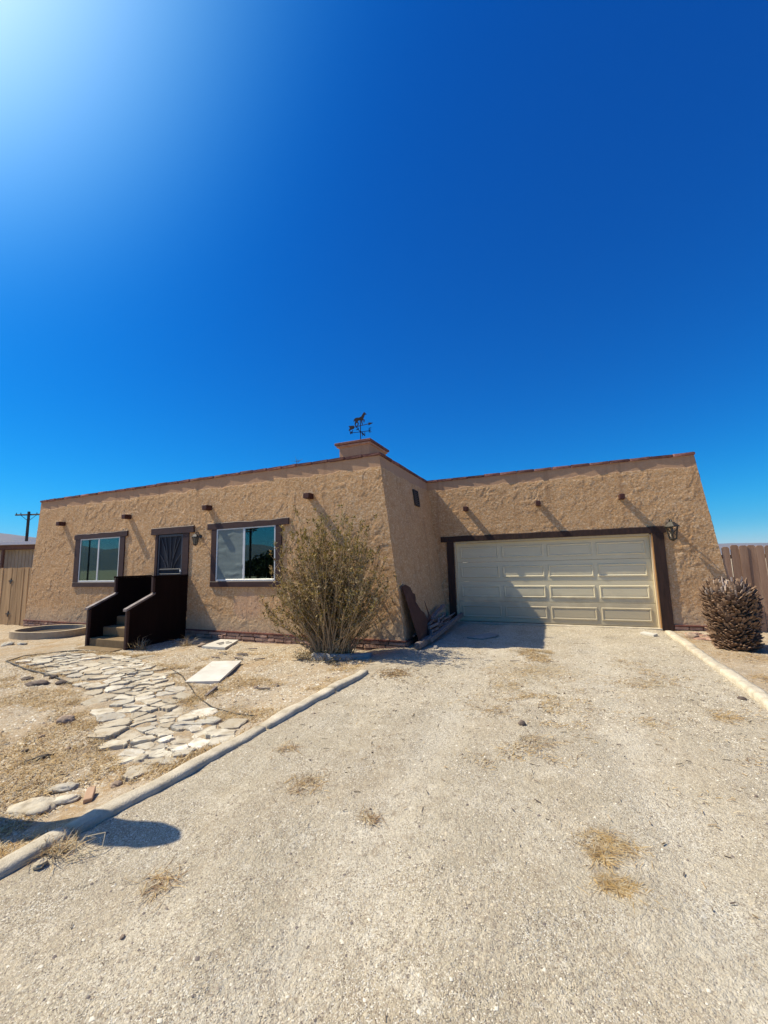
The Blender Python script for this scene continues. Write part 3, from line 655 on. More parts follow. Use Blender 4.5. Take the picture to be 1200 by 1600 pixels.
# ------------------------------------------------------------------ entry stairs
st = thing('entry_stairs', 'dark brown wooden stairs with solid side panels leading up to the front door', 'stairs', (-9.4, 6.8, -.09))
XL, XR, zf = -10.08, -8.70, -.16
prof = [(6.0, zf), (7.51, zf), (7.51, 1.44), (6.60, 1.44), (6.60, 1.045), (6.0, .765)]
for x in (XL, XR): part('side_panel', MB().prism(prof, 'x', x-(.0 if x == XL else .05), x+(.05 if x == XL else 0)), M_brown_panel, st)
for x in (XL, XR):
    xa, xb = (x-.03, x+.075) if x == XL else (x-.075, x+.03)
    part('sloped_rail', MB().add([(xa, 5.93, .735), (xb, 5.93, .735), (xb, 6.60, 1.048), (xa, 6.60, 1.048), (xa, 5.93, .785), (xb, 5.93, .785), (xb, 6.62, 1.098), (xa, 6.62, 1.098)], [(0,3,2,1), (4,5,6,7), (0,1,5,4), (1,2,6,5), (2,3,7,6), (3,0,4,7)]), M_rail, st)
    part('landing_rail', MB().bbox(xa, xb, 6.55, 7.50, 1.442, 1.485), M_brown_panel, st)
    part('front_post', MB().bbox(xa+.02, xb-.02, 5.965, 6.03, zf, .74), M_wood_dark, st)
    part('landing_post', MB().bbox(xa+.02, xb-.02, 6.55, 6.61, 1.10, 1.44), M_wood_dark, st)
for k, (ya, yb_, z) in enumerate(((6.02, 6.33, .10), (6.31, 6.64, .31), (6.62, 7.50, .52))):
    part('step', MB().bbox(XL+.055, XR-.055, ya, yb_, -.16 if k == 0 else z-.21, z, .015), M_tread, st)
part('bottom_mat', MB().bbox(XL+.04, XR-.10, 5.72, 6.01, -.12, -.068, .01), M_tread, st)

# ------------------------------------------------------------------ fences
def board_mesh(w, h, ear, mat, name='board'):
    pts = [(-w/2, 0), (w/2, 0), (w/2, h-ear), (w/2-ear, h), (-w/2+ear, h), (-w/2, h-ear)]
    return MB().prism(pts, 'y', -.009, .009).mesh(name, mat)
fr = thing('wooden_fence', 'weathered brown dog-eared board fence right of the garage, behind the palm stump', 'fence', (3.9, 10.95, 0))
bms = [board_mesh(.138, 1.83, .028, M_fenceR), board_mesh(.132, 1.81, .03, M_fenceR)]
for k in range(28):
    link('board', random.choice(bms), fr, (3.46+k*.146-3.9, random.uniform(-.004, .004), random.uniform(-.005, .012)), (random.uniform(-.004, .004), random.uniform(-.008, .008), 0))
for z in (.35, 1.05, 1.55): part('fence_rail', MB().bbox(3.3, 7.6, 10.965, 11.0, z, z+.085), M_fenceR, fr)
for x in (3.62, 5.6, 7.5): part('fence_post', MB().bbox(x, x+.09, 11.003, 11.09, -.2, 1.75), M_fenceR, fr)
fl = thing('wooden_gate_fence', 'tan vertical-board fence and gate at the far left end of the house', 'fence', (-17, 7.6, -.1))
bml = [board_mesh(.138, 1.89, .012, M_fenceL), board_mesh(.13, 1.90, .01, M_fenceL)]
for k in range(34):
    link('board', random.choice(bml), fl, (-15.93-k*.143+17, random.uniform(-.008, .008), random.uniform(-.008, .008)), (random.uniform(-.004, .004), random.uniform(-.006, .006), random.uniform(-.03, .03)))
for z in (.3, 1.5): part('fence_rail', MB().bbox(-20.8, -15.9, 7.615, 7.65, z, z+.085), M_fenceL, fl)
for x in (-16.4, -18.3, -20.6): part('fence_post', MB().bbox(x, x+.09, 7.655, 7.74, -.3, 1.7), M_fenceL, fl)
for z in (.27, 1.36):
    m = MB()
    for k in range(4):
        a0 = math.pi/2*k; dx, dz = math.cos(a0), math.sin(a0); q = .17 if k % 2 == 0 else .10
        m.prism([(-17.02+dx*.02-dz*.03, z+dz*.02+dx*.03), (-17.02+dx*.02+dz*.03, z+dz*.02-dx*.03), (-17.02+dx*q, z+dz*q)], 'y', 7.574, 7.587)
    m.bbox(-17.05, -16.99, 7.570, 7.588, z-.035, z+.035)
    part('gate_hinge', m, M_iron, fl)

# ------------------------------------------------------------------ far left: mobile home, utility pole
def frame2(a, b):                                            # local frame along a facade line
    a = Vector(a); b = Vector(b); d = (b-a).normalized(); n = Vector((-d.y, d.x, 0)); return a, d, n
ma, mb_ = Vector((-34.0, 9.42, 0)), Vector((-24.2, 13.65, 0))
a, d, n = frame2(ma, mb_); Lh = (mb_-ma).length
mh = thing('mobile_home', 'beige mobile home with a white roof edge, seen above the fence at the far left', 'mobile home', tuple((ma+mb_)/2))
def P3(u, v_, z): q = a+d*u+n*v_; return (q.x, q.y, z)
def bx(m, u0, u1, v0, v1, z0, z1):
    vs = [P3(u, v_, z) for z in (z0, z1) for (u, v_) in ((u0,v0),(u1,v0),(u1,v1),(u0,v1))]
    m.add(vs, [(0,3,2,1),(4,5,6,7),(0,1,5,4),(1,2,6,5),(2,3,7,6),(3,0,4,7)]); return m
part('siding_wall', bx(MB(), 0, Lh, .0, 4, 0, 2.88), M_mwall, mh)
part('white_roof', bx(MB(), -.3, Lh+.3, -.5, 4.4, 3.13, 3.30), M_mroof, mh)
part('fascia', bx(MB(), -.2, Lh+.2, -.35, 4.2, 2.885, 3.125), M_mbrown, mh)
for k in range(26): part('siding_rib', bx(MB(), 4.9+k*.19, 4.94+k*.19, -.02, -.002, 0, 2.88), M_mwall, mh)
part('porch_post', bx(MB(), 6.75, 6.85, -.32, -.22, 0, 2.88), M_mbrown, mh)
w = part('window', bx(MB(), 8.25, 8.75, -.03, -.003, 1.9, 2.6), M_mroof, mh); part('pane', bx(MB(), 8.30, 8.70, -.035, -.031, 1.95, 2.55), M_glass, w)
def pole(name, label, x, y, h, ang, pr=.17, cat='utility pole', group=None):
    t = thing(name, label, cat, (x, y, 0), group)
    part('pole', MB().tube([(x, y, -.3), (x, y, h)], [pr, pr*.8], 8), M_pole, t)
    dx, dy = math.cos(ang), math.sin(ang)
    part('crossarm', MB().tube([(x-dx*1.5, y-dy*1.5, h-.35), (x+dx*1.5, y+dy*1.5, h-.35)], .09, 4), M_pole, t)
    for s in (-1, 1):
        part('brace', MB().tube([(x+s*dx*.9, y+s*dy*.9, h-.38), (x, y, h-1.1)], .028, 4), M_pole, t)
    for s in (-1.4, -.9, .9, 1.4): part('insulator', MB().tube([(x+s*dx, y+s*dy, h-.27), (x+s*dx, y+s*dy, h-.1)], [.05, .03], 6), M_pole, t)
    return t
pole('utility_pole', 'dark wooden utility pole with a crossarm rising behind the mobile home', -54.6, 25.4, 8.45, R(24))
# seen only in the window reflections
pole('utility_pole', 'wooden utility pole across the road, mirrored in the right hand window', -31.5, -20.5, 6.2, R(20), .09)
pole('utility_pole', 'second wooden utility pole across the road, slightly farther along', -35.2, -24.5, 6.4, R(20), .09)
pole('utility_pole', 'wooden utility pole across the road, mirrored in the left window', -64.4, -22.8, 7.0, R(-20), .12)
def far_tree(x, y, h, w, lab):
    t = thing('tree', lab, 'tree', (x, y, 0), 'trees mirrored in the windows'); part('trunk', MB().tube([(x, y, -.1), (x+.1, y, h*.3), (x, y+.1, h*.6)], [.2, .14, .07], 7), M_twig, t)
    n = 1500; c = rng.normal(size=(n, 3)); c /= np.linalg.norm(c, axis=1)[:, None]; c *= (rng.random(n)**.4)[:, None]*np.array([w, w, h*.42]); c += np.array([x, y, h*.58])
    c[:, 2] += np.sin(c[:, 0]*2.2)*.3
    u = rng.normal(size=(n, 3)); u /= np.linalg.norm(u, axis=1)[:, None]; v_ = np.cross(u, rng.normal(size=(n, 3))); v_ /= np.linalg.norm(v_, axis=1)[:, None]
    V = np.concatenate([c-u*.16, c+v_*.12, c+u*.16, c-v_*.12]); F = np.stack([np.arange(n), np.arange(n)+n, np.arange(n)+2*n, np.arange(n)+3*n], 1)
    o = link('crown', big('crown', V, F, M_treecrown), t); o.location = -wpos(t)
for i, (x, y, h, w) in enumerate(((-29, -21.5, 3.2, 2.4), (-26, -20, 3.6, 2.6), (-33.5, -24, 2.3, 2.5), (-37, -25, 2.0, 2.6), (-23, -19, 3.0, 2.3))):
    far_tree(x, y, h, w, 'dusty green bushy tree in the row across the road')

# ------------------------------------------------------------------ kerbs
def kerb(name, x0f, ys, w, h, mat):
    root = bpy.data.objects.new(name, None); C.objects.link(root); struct(root); root.location = (x0f(ys[0]), ys[0], 0)
    for ya, yb in zip(ys[:-1], ys[1:]):
        m = MB(); n = 30; prof = [(-w/2, -.08), (-w/2*.98, h*.45), (-w/2*.80, h*.90), (-w/2*.4, h), (w/2*.4, h), (w/2*.82, h*.90), (w/2*.98, h*.45), (w/2, -.08)]; k = len(prof)
        sk = random.uniform(-.012, .012); dz = random.uniform(-.010, .008)
        for i in range(n+1):
            y = ya+.014+(yb-ya-.028)*i/n; x = x0f(y)+sk; zb = zgf(x, y)
            e = .985 if i in (0, n) else 1
            for (px, pz) in prof: m.v.append((x+px*e+noise.noise((y*5, px*9, 1))*.014+noise.noise((y*17, px*19, 1))*.006, y, max(zb, -.05)+pz*e+dz+noise.noise((y*4, px*7, 6))*.008+noise.noise((y*15, px*20, 6))*.005))
        for i in range(n):
            for q in range(k-1): m.f.append((i*k+q, i*k+q+1, (i+1)*k+q+1, (i+1)*k+q)); m.m.append(0)
        m.f += [tuple(range(k))[::-1], tuple(n*k+q for q in range(k))]; m.m += [0, 0]
        part('kerb_segment', m, mat, root, True)
kerb('kerb_left', lambda y: -2.99+.045*max(0, y-1)+(.01*math.sin(y*1.3)), [-2.6, -1.2, .2, 1.72, 3.47, 4.72, 5.66], .15, .048, M_conc)
kerb('kerb_right', lambda y: 2.13-.012*(10-y), [10.50, 8.85, 7.15, 5.4, 3.6, 1.8, 0, -1.8], .16, .06, M_conc)

# ------------------------------------------------------------------ stone path
fp = bpy.data.objects.new('stone_path', None); C.objects.link(fp); struct(fp); fp.location = (-6, 4.2, -.09)
poly = [(-9.99,4.65),(-8.71,4.36),(-7.49,4.2),(-6.39,3.80),(-5.72,3.30),(-4.97,3.05),(-4.27,2.78),(-3.63,2.55),(-3.30,2.50),(-3.12,2.95),(-3.08,3.55),(-3.3,3.72),(-3.65,3.66),(-4.14,3.78),(-4.84,4.15),(-6.2,4.98),(-7.61,5.58),(-9.1,5.68),(-10.09,5.10)]
def inside(x, y):
    c = False; n = len(poly)
    for i in range(n):
        (x1, y1), (x2, y2) = poly[i], poly[(i+1) % n]
        if (y1 > y) != (y2 > y) and x < (x2-x1)*(y-y1)/(y2-y1)+x1: c = not c
    return c
seeds = []; rs = random.Random(4); tries = 0
while tries < 24000:
    tries += 1; x = rs.uniform(-10.6, -2.6); y = rs.uniform(2.0, 6.2); md = .115+.10*(.5+.5*math.sin(x*3.1+y*5.3))
    if all(((x-a_)*.54+(y-b_)*.42)**2+((x-a_)*-.80+(y-b_)*1.02)**2 > md*md for a_, b_ in seeds): seeds.append((x, y))
def cell(i):
    cx_, cy_ = seeds[i]; pg = [(cx_-.5, cy_-.5), (cx_+.5, cy_-.5), (cx_+.5, cy_+.5), (cx_-.5, cy_+.5)]
    for j, (ox, oy) in enumerate(seeds):
        if j == i or abs(ox-cx_) > 1 or abs(oy-cy_) > 1: continue
        mx, my = (cx_+ox)/2, (cy_+oy)/2; nx_, ny_ = ox-cx_, oy-cy_; new = []
        for k in range(len(pg)):
            p, q = pg[k], pg[(k+1) % len(pg)]; dp_ = (p[0]-mx)*nx_+(p[1]-my)*ny_; dq = (q[0]-mx)*nx_+(q[1]-my)*ny_
            if dp_ <= 0: new.append(p)
            if (dp_ < 0) != (dq < 0): t = dp_/(dp_-dq); new.append((p[0]+(q[0]-p[0])*t, p[1]+(q[1]-p[1])*t))
        pg = new
        if len(pg) < 3: return None
    return pg
path_cells = 0
for i, (sx, sy) in enumerate(seeds):
    if not inside(sx, sy): continue
    pg = cell(i)
    if not pg or rs.random() < .04: continue
    cx_ = sum(p[0] for p in pg)/len(pg); cy_ = sum(p[1] for p in pg)/len(pg)
    rad = sum(math.hypot(p[0]-cx_, p[1]-cy_) for p in pg)/len(pg); s = max(.5, 1-.009/rad)*rs.uniform(.92, 1)
    pg = [(cx_+(p[0]-cx_)*s, cy_+(p[1]-cy_)*s) for p in pg]
    q = []
    for k in range(len(pg)):
        p, r_ = pg[k], pg[(k+1) % len(pg)]
        for t in (.10, .38, .62, .90): q.append((p[0]+(r_[0]-p[0])*t+rs.uniform(-.012, .012), p[1]+(r_[1]-p[1])*t+rs.uniform(-.012, .012)))
    zt = zgf(cx_, cy_)+rs.uniform(.008, .028); n = len(q); m = MB(); tx, ty = rs.uniform(-.10, .10), rs.uniform(-.11, .05)
    V = [(x, y, zt-.07) for x, y in q]
    V += [(x, y, zt-.005+(x-cx_)*tx+(y-cy_)*ty) for x, y in q]
    V += [(cx_+(x-cx_)*.93, cy_+(y-cy_)*.93, zt+rs.uniform(-.005, .005)+(x-cx_)*tx+(y-cy_)*ty) for x, y in q]
    F = [tuple(range(2*n, 3*n))]
    for lv in (0, 1):
        for k in range(n): F.append((lv*n+k, lv*n+(k+1) % n, (lv+1)*n+(k+1) % n, (lv+1)*n+k))
    m.add(V, F); o = part('flagstone', m, M_flag, fp); at(o, (cx_, cy_, zt)); path_cells += 1
# black drip hose snaking along the path edge
def hose(name, lab, pts, r=.011):
    m = MB(); P_ = []
    for k in range(len(pts)-1):
        for t in (0, .33, .66):
            x = pts[k][0]+(pts[k+1][0]-pts[k][0])*t; y = pts[k][1]+(pts[k+1][1]-pts[k][1])*t
            P_.append((x, y, zgf(x, y)+.012+.012*noise.noise((x*2, y*2, 0))))
    m.tube(P_, r, 5); o = link(name, m.mesh(name, M_hose, True)); at(o, P_[0]); return tag(o, lab, 'hose')
hose('drip_hose', 'thin black drip hose curving round the far left end of the stone path', [(-7.0, 4.0), (-7.8, 4.15), (-8.9, 4.28), (-10.05, 4.52), (-10.25, 4.9), (-10.0, 5.3), (-9.4, 5.7), (-9.0, 5.85)], .014)
hose('drip_hose', 'thin brown drip hose along the right edge of the stone path', [(-6.3, 5.15), (-5.7, 4.88), (-5.3, 4.62), (-4.95, 4.42), (-4.65, 4.22), (-4.35, 4.06), (-4.05, 3.93), (-3.75, 3.9), (-3.5, 3.88), (-3.2, 3.8)], .008)

# ------------------------------------------------------------------ slabs, planter, kerb block
def slab(lab, corners, th, mat, z=None, name='slab'):
    m = MB(); cx_ = sum(p[0] for p in corners)/4; cy_ = sum(p[1] for p in corners)/4; z0 = zgf(cx_, cy_) if z is None else z
    vs = [(x, y, z0+.004+dz) for (x, y), dz in zip(corners, (.0, .0, .02, .015))] + [(x, y, z0+th+dz) for (x, y), dz in zip(corners, (.0, .0, .02, .015))]
    m.add(vs, [(0,3,2,1),(4,5,6,7),(0,1,5,4),(1,2,6,5),(2,3,7,6),(3,0,4,7)]); o = link(name, m.mesh(name, mat)); at(o, (cx_, cy_, z0)); return tag(o, lab, 'slab')
slab('large flat white slab lying on the sand between the stone path and the bush', [(-5.28, 4.58), (-4.80, 4.78), (-5.34, 5.83), (-5.86, 5.66)], .045, M_white)
s2 = slab('smaller white slab with grey smudges, lying beside the house wall', [(-7.15, 6.60), (-6.52, 6.63), (-6.80, 7.32), (-7.30, 7.28)], .05, M_white)
for (x, y, w_, h_) in ((-6.98, 6.95, .07, .10), (-6.86, 6.86, .05, .07), (-6.78, 7.0, .06, .08), (-6.9, 7.08, .04, .05)):
    c_ = MB().add([(x-w_, y-h_*.6, zgf(-6.95, 6.95)+.068), (x+w_*.3, y-h_, zgf(-6.95, 6.95)+.068), (x+w_, y+h_*.4, zgf(-6.95, 6.95)+.072), (x, y+h_, zgf(-6.95, 6.95)+.072)], [(0,1,2,3)]); part('grey_smudge', c_, M_concgrey, s2)
slab('thin broken grey slab lying in the shade in front of the garage', [(-1.85, 8.75), (-1.5, 8.62), (-1.22, 9.05), (-1.42, 9.3)], .03, M_concgrey)
slab('small broken white chip beside the top of the right kerb', [(1.55, 10.1), (1.75, 9.85), (1.83, 9.9), (1.65, 10.2)], .04, M_white, name='stone_chip')
pt = thing('planter', 'low oval raised planter bed edged in tan concrete, left of the entry stairs', 'planter', (-12.95, 6.8, -.09))
n = 40; ro, ri = [], []
def ell(k, s): 
    t = 2*math.pi*k/n; c_, s_ = math.cos(t), math.sin(t); c_ = math.copysign(abs(c_)**.8, c_); s_ = math.copysign(abs(s_)**.8, s_); x, y = c_*.98*s, s_*.70*s; an = R(12); return (-12.95+x*math.cos(an)-y*math.sin(an), 6.78+x*math.sin(an)+y*math.cos(an))
m = MB()
for k in range(n):
    o1, i1 = ell(k, 1), ell(k, .88); m.v += [(o1[0], o1[1], -.2), (o1[0], o1[1], .085), (i1[0], i1[1], .085), (i1[0], i1[1], -.2)]
for k in range(n):
    for q in range(3): m.f.append((k*4+q, ((k+1) % n)*4+q, ((k+1) % n)*4+q+1, k*4+q+1)); m.m.append(0)
part('concrete_rim', m, simple('tan_concrete_rim', (.36,.28,.18), (.46,.37,.25), 6, .9, .4, .004), pt)
part('soil', MB().add([(*ell(k, .89), -.03) for k in range(n)], [tuple(range(n))]), M_soil, pt)
m = MB(); n2 = 14
for k in range(n2+1):
    t = k/n2; x = -4.25+1.05*t; y = 6.50+.28*t-.10*math.sin(math.pi*t); 
    for (py, pz) in ((-.08, -.1), (-.075, .06), (-.04, .10), (.04, .10), (.08, .06), (.08, -.1)): m.v.append((x, y+py, -.09+pz+.02+noise.noise((x*6, py*20, 3))*.008))
for k in range(n2):
    for q in range(5): m.f.append((k*6+q, (k+1)*6+q, (k+1)*6+q+1, k*6+q+1)); m.m.append(0)
m.f += [tuple(range(6)), tuple(n2*6+q for q in range(6))[::-1]]; m.m += [0, 0]
o = link('edging_block', m.mesh('edging_block', M_concgrey, True)); at(o, (-3.7, 6.6, -.09)); tag(o, 'short rounded grey concrete edging block at the foot of the bush', 'edging')

# ------------------------------------------------------------------ the corner: rusty sheet and scrap wood
sheet = [(7.60,.0),(7.64,1.17),(7.85,1.19),(8.08,1.12),(8.12,1.0),(8.22,.97),(8.2,.90),(8.12,.82),(8.28,.62),(8.42,.56),(8.50,.40),(8.66,.50),(8.70,.78),(8.73,.50),(8.90,.28),(9.2,.12),(9.3,.0)]
m = MB(); ns = len(sheet); fx = lambda z, o_: xr_wing(z)+.05+(1.2-z)*.20+o_
m.add([(fx(z, 0), y, z) for y, z in sheet]+[(fx(z, .012), y, z) for y, z in sheet], [tuple(range(ns)), tuple(range(ns, 2*ns))[::-1]]+[(i, ns+i, ns+(i+1) % ns, (i+1) % ns) for i in range(ns)])
o = link('rusty_sheet', m.mesh('rusty_sheet', M_rust)); at(o, (-2.7, 8.3, 0)); tag(o, 'torn rust-brown metal sheet leaning on the shaded side wall', 'metal sheet')
def stick(lab, p, q, r, bend=.04, name='branch', group=None, n=7, mat=None):
    p = Vector(p); q = Vector(q); m = MB(); P_ = []
    for k in range(n+1):
        t = k/n; v_ = p.lerp(q, t)+Vector((noise.noise((t*3, p.y, p.x))*bend*2, noise.noise((t*3+5, p.y, q.x))*bend, noise.noise((t*3, q.y, 9))*bend*.6)); v_.z = max(v_.z, zgf(v_.x, v_.y)+r*.6); P_.append(v_)
    m.tube(P_, [r*(1.1-.45*k/n)*(1+.12*noise.noise((k*2., p.x*3, 1))) for k in range(n+1)], 7); o = link(name, m.mesh(name, mat or M_greywood, False)); at(o, P_[0]); return tag(o, lab, 'branch' if name == 'branch' else 'plank', group)
def plank(lab, p, q, w, th, group=None, mat=None, roll=0):
    p = Vector(p); q = Vector(q); d_ = (q-p); L_ = d_.length; m = MB().bbox(0, L_, -w/2, w/2, -th/2, th/2, .004)
    o = link('plank', m.mesh('plank', mat or M_greywood)); o.location = p; rq = d_.to_track_quat('X', 'Z'); o.rotation_euler = (rq @ Matrix.Rotation(roll, 3, 'X').to_quaternion()).to_euler(); return tag(o, lab, 'plank', group)
plank('long grey timber forming the outer edge of the scrap wood pile', (-2.42, 7.85, .09), (-2.40, 10.9, .22), .09, .09)
plank('short thick bleached timber at the near end of the scrap wood pile', (-2.52, 7.42, .06), (-2.45, 8.35, .10), .12, .10)
stick('forked pale branch standing up in the middle of the scrap wood pile', (-2.55, 8.0, .06), (-2.62, 8.7, .42), .04, .10)
plank('pale split log end on top of the scrap wood pile', (-2.68, 8.75, .30), (-2.70, 10.1, .52), .10, .08)
for k in range(22):
    x = random.uniform(-2.72, -2.42); y = random.uniform(7.6, 9.6); z = random.uniform(.03, .20)+.12*(k/22)
    stick('grey dry branch in the tangled scrap wood pile by the side wall', (x, y, z), (x+random.uniform(-.12, .15), y+random.uniform(.7, 1.5), z+random.uniform(-.05, .14)), random.uniform(.012, .03), .07, group='branches in the scrap wood pile')

# ------------------------------------------------------------------ rocks and bits one can point at
def rock(lab, x, y, s, mat, sq=.6, name='rock', cat='rock', group=None, sc=(1,1), rot=None, zo=0):
    m = MB(); n1, n2_ = (7, 9) if s < .06 else (14, 20); sd = random.uniform(0, 99)
    for i in range(n1+1):
        th = math.pi*i/n1
        for j in range(n2_):
            ph = 2*math.pi*j/n2_; dx, dy, dz = math.sin(th)*math.cos(ph), math.sin(th)*math.sin(ph), math.cos(th)
            r = s*(1+.35*noise.noise((dx*1.6+sd, dy*1.6, dz*1.6))+.14*noise.noise((dx*4+sd, dy*4, dz*4))+.07*noise.noise((dx*9+sd, dy*9, dz*9))); m.v.append((dx*r*sc[0], dy*r*sc[1], dz*r*sq))
    for i in range(n1):
        for j in range(n2_): m.f.append((i*n2_+j, (i+1)*n2_+j, (i+1)*n2_+(j+1) % n2_, i*n2_+(j+1) % n2_)); m.m.append(0)
    o = link(name, m.mesh(name, mat, s >= .06)); o.location = (x, y, zgf(x, y)+s*sq*.35+zo); o.rotation_euler = (random.uniform(-.1,.1), random.uniform(-.1,.1), rot if rot is not None else random.uniform(0, 6)); return tag(o, lab, cat, group)
rock('rounded tan boulder half in shadow at the left edge, above the kerb', -3.70, 1.90, .13, M_flag, .32, sc=(1.3, .8), rot=.3)
rock('upper pale rock beside the small brown wood block at lower left', -3.78, 2.16, .085, M_flag, .30, sc=(1.3, .65), rot=.5)
rock('lower pale rock with shaded underside beside the small brown wood block', -3.58, 2.04, .085, M_flag, .34, sc=(1.35, .55), rot=.6)
o = MB().bbox(-.075, .075, -.028, .028, 0, .045, .004); o = link('brick', o.mesh('brick', simple('light_brown_block', (.40,.25,.15), (.5,.33,.21), 20))); o.location = (-3.40, 2.12, zgf(-3.4, 2.12)); o.rotation_euler = (0, .15, R(-40)); tag(o, 'small light brown wood block lying beside the two pale rocks', 'block')
rock('grey pebble above the kerb, left of the path end', -3.62, 2.70, .07, M_flag, .5, sc=(1.1, .8))
rock('pale pebble just below the grey one by the path end', -3.50, 2.52, .055, M_flag, .4, sc=(1.2, .8))
rock('small brown stone near the kerb below the path end', -3.36, 2.30, .04, M_brownrock, .7)
rock('pale stone lying in the weeds at the kerb joint in the lower left corner', -2.80, 1.50, .035, M_flag, .5)
rock('dark rock farthest left of the three left of the path', -8.05, 3.92, .07, M_rock, .5)
rock('largest dark rock left of the path bend', -7.50, 3.80, .11, M_rock, .4, sc=(1.3, .8))
rock('dark flat rock right of the largest dark rock', -7.28, 4.0, .08, M_rock, .4, sc=(1.3, .8))
rock('small dark rock above the largest dark rock', -7.72, 4.12, .06, M_rock, .5)
rock('dark brown jagged stone in the dry grass left of the path', -5.35, 3.02, .08, M_brownrock, .7)
rock('black sliver of burnt bark in the dry grass at the left edge', -4.55, 2.35, .075, simple('black_bark', (.02,.015,.012), (.05,.04,.03), 20), .25, 'bark_piece', 'bark', sc=(1.7, .5), rot=1.1)
rock('rounded tan stone at the foot of the garage post beside the right kerb', 2.42, 9.98, .10, M_brownrock, .75)
rock('dark clod in the middle of the gravel drive', -.42, 4.42, .035, M_rock, .8)
rock('dark red stone near the bottom left of the gravel drive', -1.92, 1.38, .011, M_brownrock, .7)
rock('brown clod beside the right kerb at the right edge', 1.86, 6.0, .045, M_rock, .5)
rock('round pale rock beside the right side of the entry stairs', -7.3, 6.75, .09, M_brownrock, .6)
rock('grey stone at the left end of the oval planter', -12.35, 5.55, .12, M_flag, .45)
rock('second flatter grey stone at the left end of the oval planter', -12.05, 5.7, .10, M_flag, .4)
rock('grey ball-shaped stone at the near end of the scrap wood pile', -2.22, 7.62, .05, M_concgrey, .9)
for k in range(46):
    side = random.random()
    if side < .55: x, y = random.uniform(-8.5, -3.2), random.uniform(2.4, 6.2)
    else: x, y = random.uniform(-2.6, 1.9), random.uniform(1.3, 7)
    if inside(x, y) or (side >= .55 and y < 2.6): continue
    rock('small brown stone scattered on the sand and gravel', x, y, random.uniform(.012, .035)*(1 if side < .55 else .45), random.choice((M_rock, M_brownrock, M_brownrock)), .6, 'small_stone', 'stone', 'small scattered stones')
for k in range(14):
    t = random.random(); x = 2.75+random.uniform(-.3, .7); y = 10.3+random.uniform(-.55, .3)
    rock('flat pinkish stone fallen from the base course right of the garage', x, y, random.uniform(.06, .13), M_bstone, .3, 'fallen_stone', 'stone', 'fallen base stones by the garage corner', sc=(1.4, .7), rot=random.uniform(-.4, .4))
for k in range(9):
    x, y = random.choice(((-4.55, 4.2), (-5.4, 6.0), (-6.5, 5.6), (-4.0, 5.0), (-6.0, 6.5))); x += random.uniform(-.4, .4); y += random.uniform(-.4, .4); a0 = random.uniform(-.4, .9)
    plank('small brown wood scrap lying on the sand below the right window', (x, y, zgf(x, y)+.022), (x+.2*math.cos(a0), y+.2*math.sin(a0), zgf(x, y)+.025), .035, .014, 'wood scraps in the front yard')
plank('thin wood stake lying on the gravel below the garage shadow', (-.80, 7.05, zgf(-.9, 7)+.012), (-.05, 7.2, zgf(.4, 7.2)+.012), .022, .010)
plank('split stick upright edge lying just below the large white slab', (-4.45, 4.2, zgf(-4.4, 4.2)+.02), (-4.62, 4.55, zgf(-4.5, 4.5)+.03), .04, .03)

# ------------------------------------------------------------------ palm stump
pc = Vector((2.80, 9.0, -.02)); pst = thing('palm_stump', 'squat shaggy palm stump covered in dry leaf bases, right of the garage', 'palm stump', tuple(pc))
def prad(z): 
    t = z/1.22; return .26+.125*math.sin(min(1, t*1.3)*math.pi/2)-.22*(max(0, t-.70)/.30)**1.7
core = [(0, 0, 0), (0, 0, .2), (0, 0, .5), (0, 0, .8), (0, 0, 1.0), (0, 0, 1.16)]
part('trunk', MB().tube([pc+Vector(c_) for c_ in core], [prad(c_[2])*.82 for c_ in core], 16), M_stub, pst, True)
def stubmesh(mat, L_, w_, sd):
    rn = random.Random(sd); m = MB(); secs = ((0, w_, .018), (L_*.45, w_*.9, .016), (L_*.85, w_*.7, .013), (L_, w_*.5, .008))
    for (u, ww, th) in secs:
        up = u*u*1.1; j = rn.uniform(-.006, .006)
        m.v += [(u, -ww+j, up), (u, 0, up+th), (u, ww+j, up), (u, 0, up-th*.4)]
    for k in range(3):
        for q in range(4): m.f.append((k*4+q, k*4+(q+1) % 4, k*4+4+(q+1) % 4, k*4+4+q)); m.m.append(0)
    m.f.append((12, 13, 14, 15)); m.m.append(0); return m.mesh('leaf_stub', mat)
SM = [stubmesh(M_stub, L_, w_, i) for i, (L_, w_) in enumerate(((.095, .036), (.115, .029), (.08, .040), (.10, .032)))]
ST = [stubmesh(M_stubtop, L_, w_, i+9) for i, (L_, w_) in enumerate(((.10, .020), (.13, .017)))]
NS = 900; cand = []
for k in range(NS):
    t = (k+.5)/NS; z = .02+1.13*t; ph = k*2.39996; r = prad(z)*.90; top = t > .80
    me = random.choice(ST if (top and random.random() < .5) else SM); pit = -.30-.55*t-(.5 if t > .9 else 0)+random.uniform(-.4, .4)
    mat_ = Matrix.LocRotScale(Vector((r*math.cos(ph), r*math.sin(ph), z)), __import__('mathutils').Euler((random.uniform(-.45, .45), pit, ph+random.uniform(-.35, .35))), Vector((random.uniform(.7, 1.25), random.uniform(.8, 1.4), random.uniform(.7, 1.3))))
    facing = math.cos(ph)*(-2.8)+math.sin(ph)*(-9.0); cand.append((facing, me, mat_))
for k in range(60):
    ph = random.uniform(0, 6.28); r = random.uniform(0, .24)
    cand.append((-5 if k % 3 else 5, random.choice(ST), Matrix.LocRotScale(Vector((r*math.cos(ph), r*math.sin(ph), 1.08)), __import__('mathutils').Euler((random.uniform(-.3, .3), -1.2+random.uniform(-.3, .3), ph)), Vector((random.uniform(.7, 1.0),)*3))))
cand.sort(key=lambda c_: -c_[0]); rest = MB()
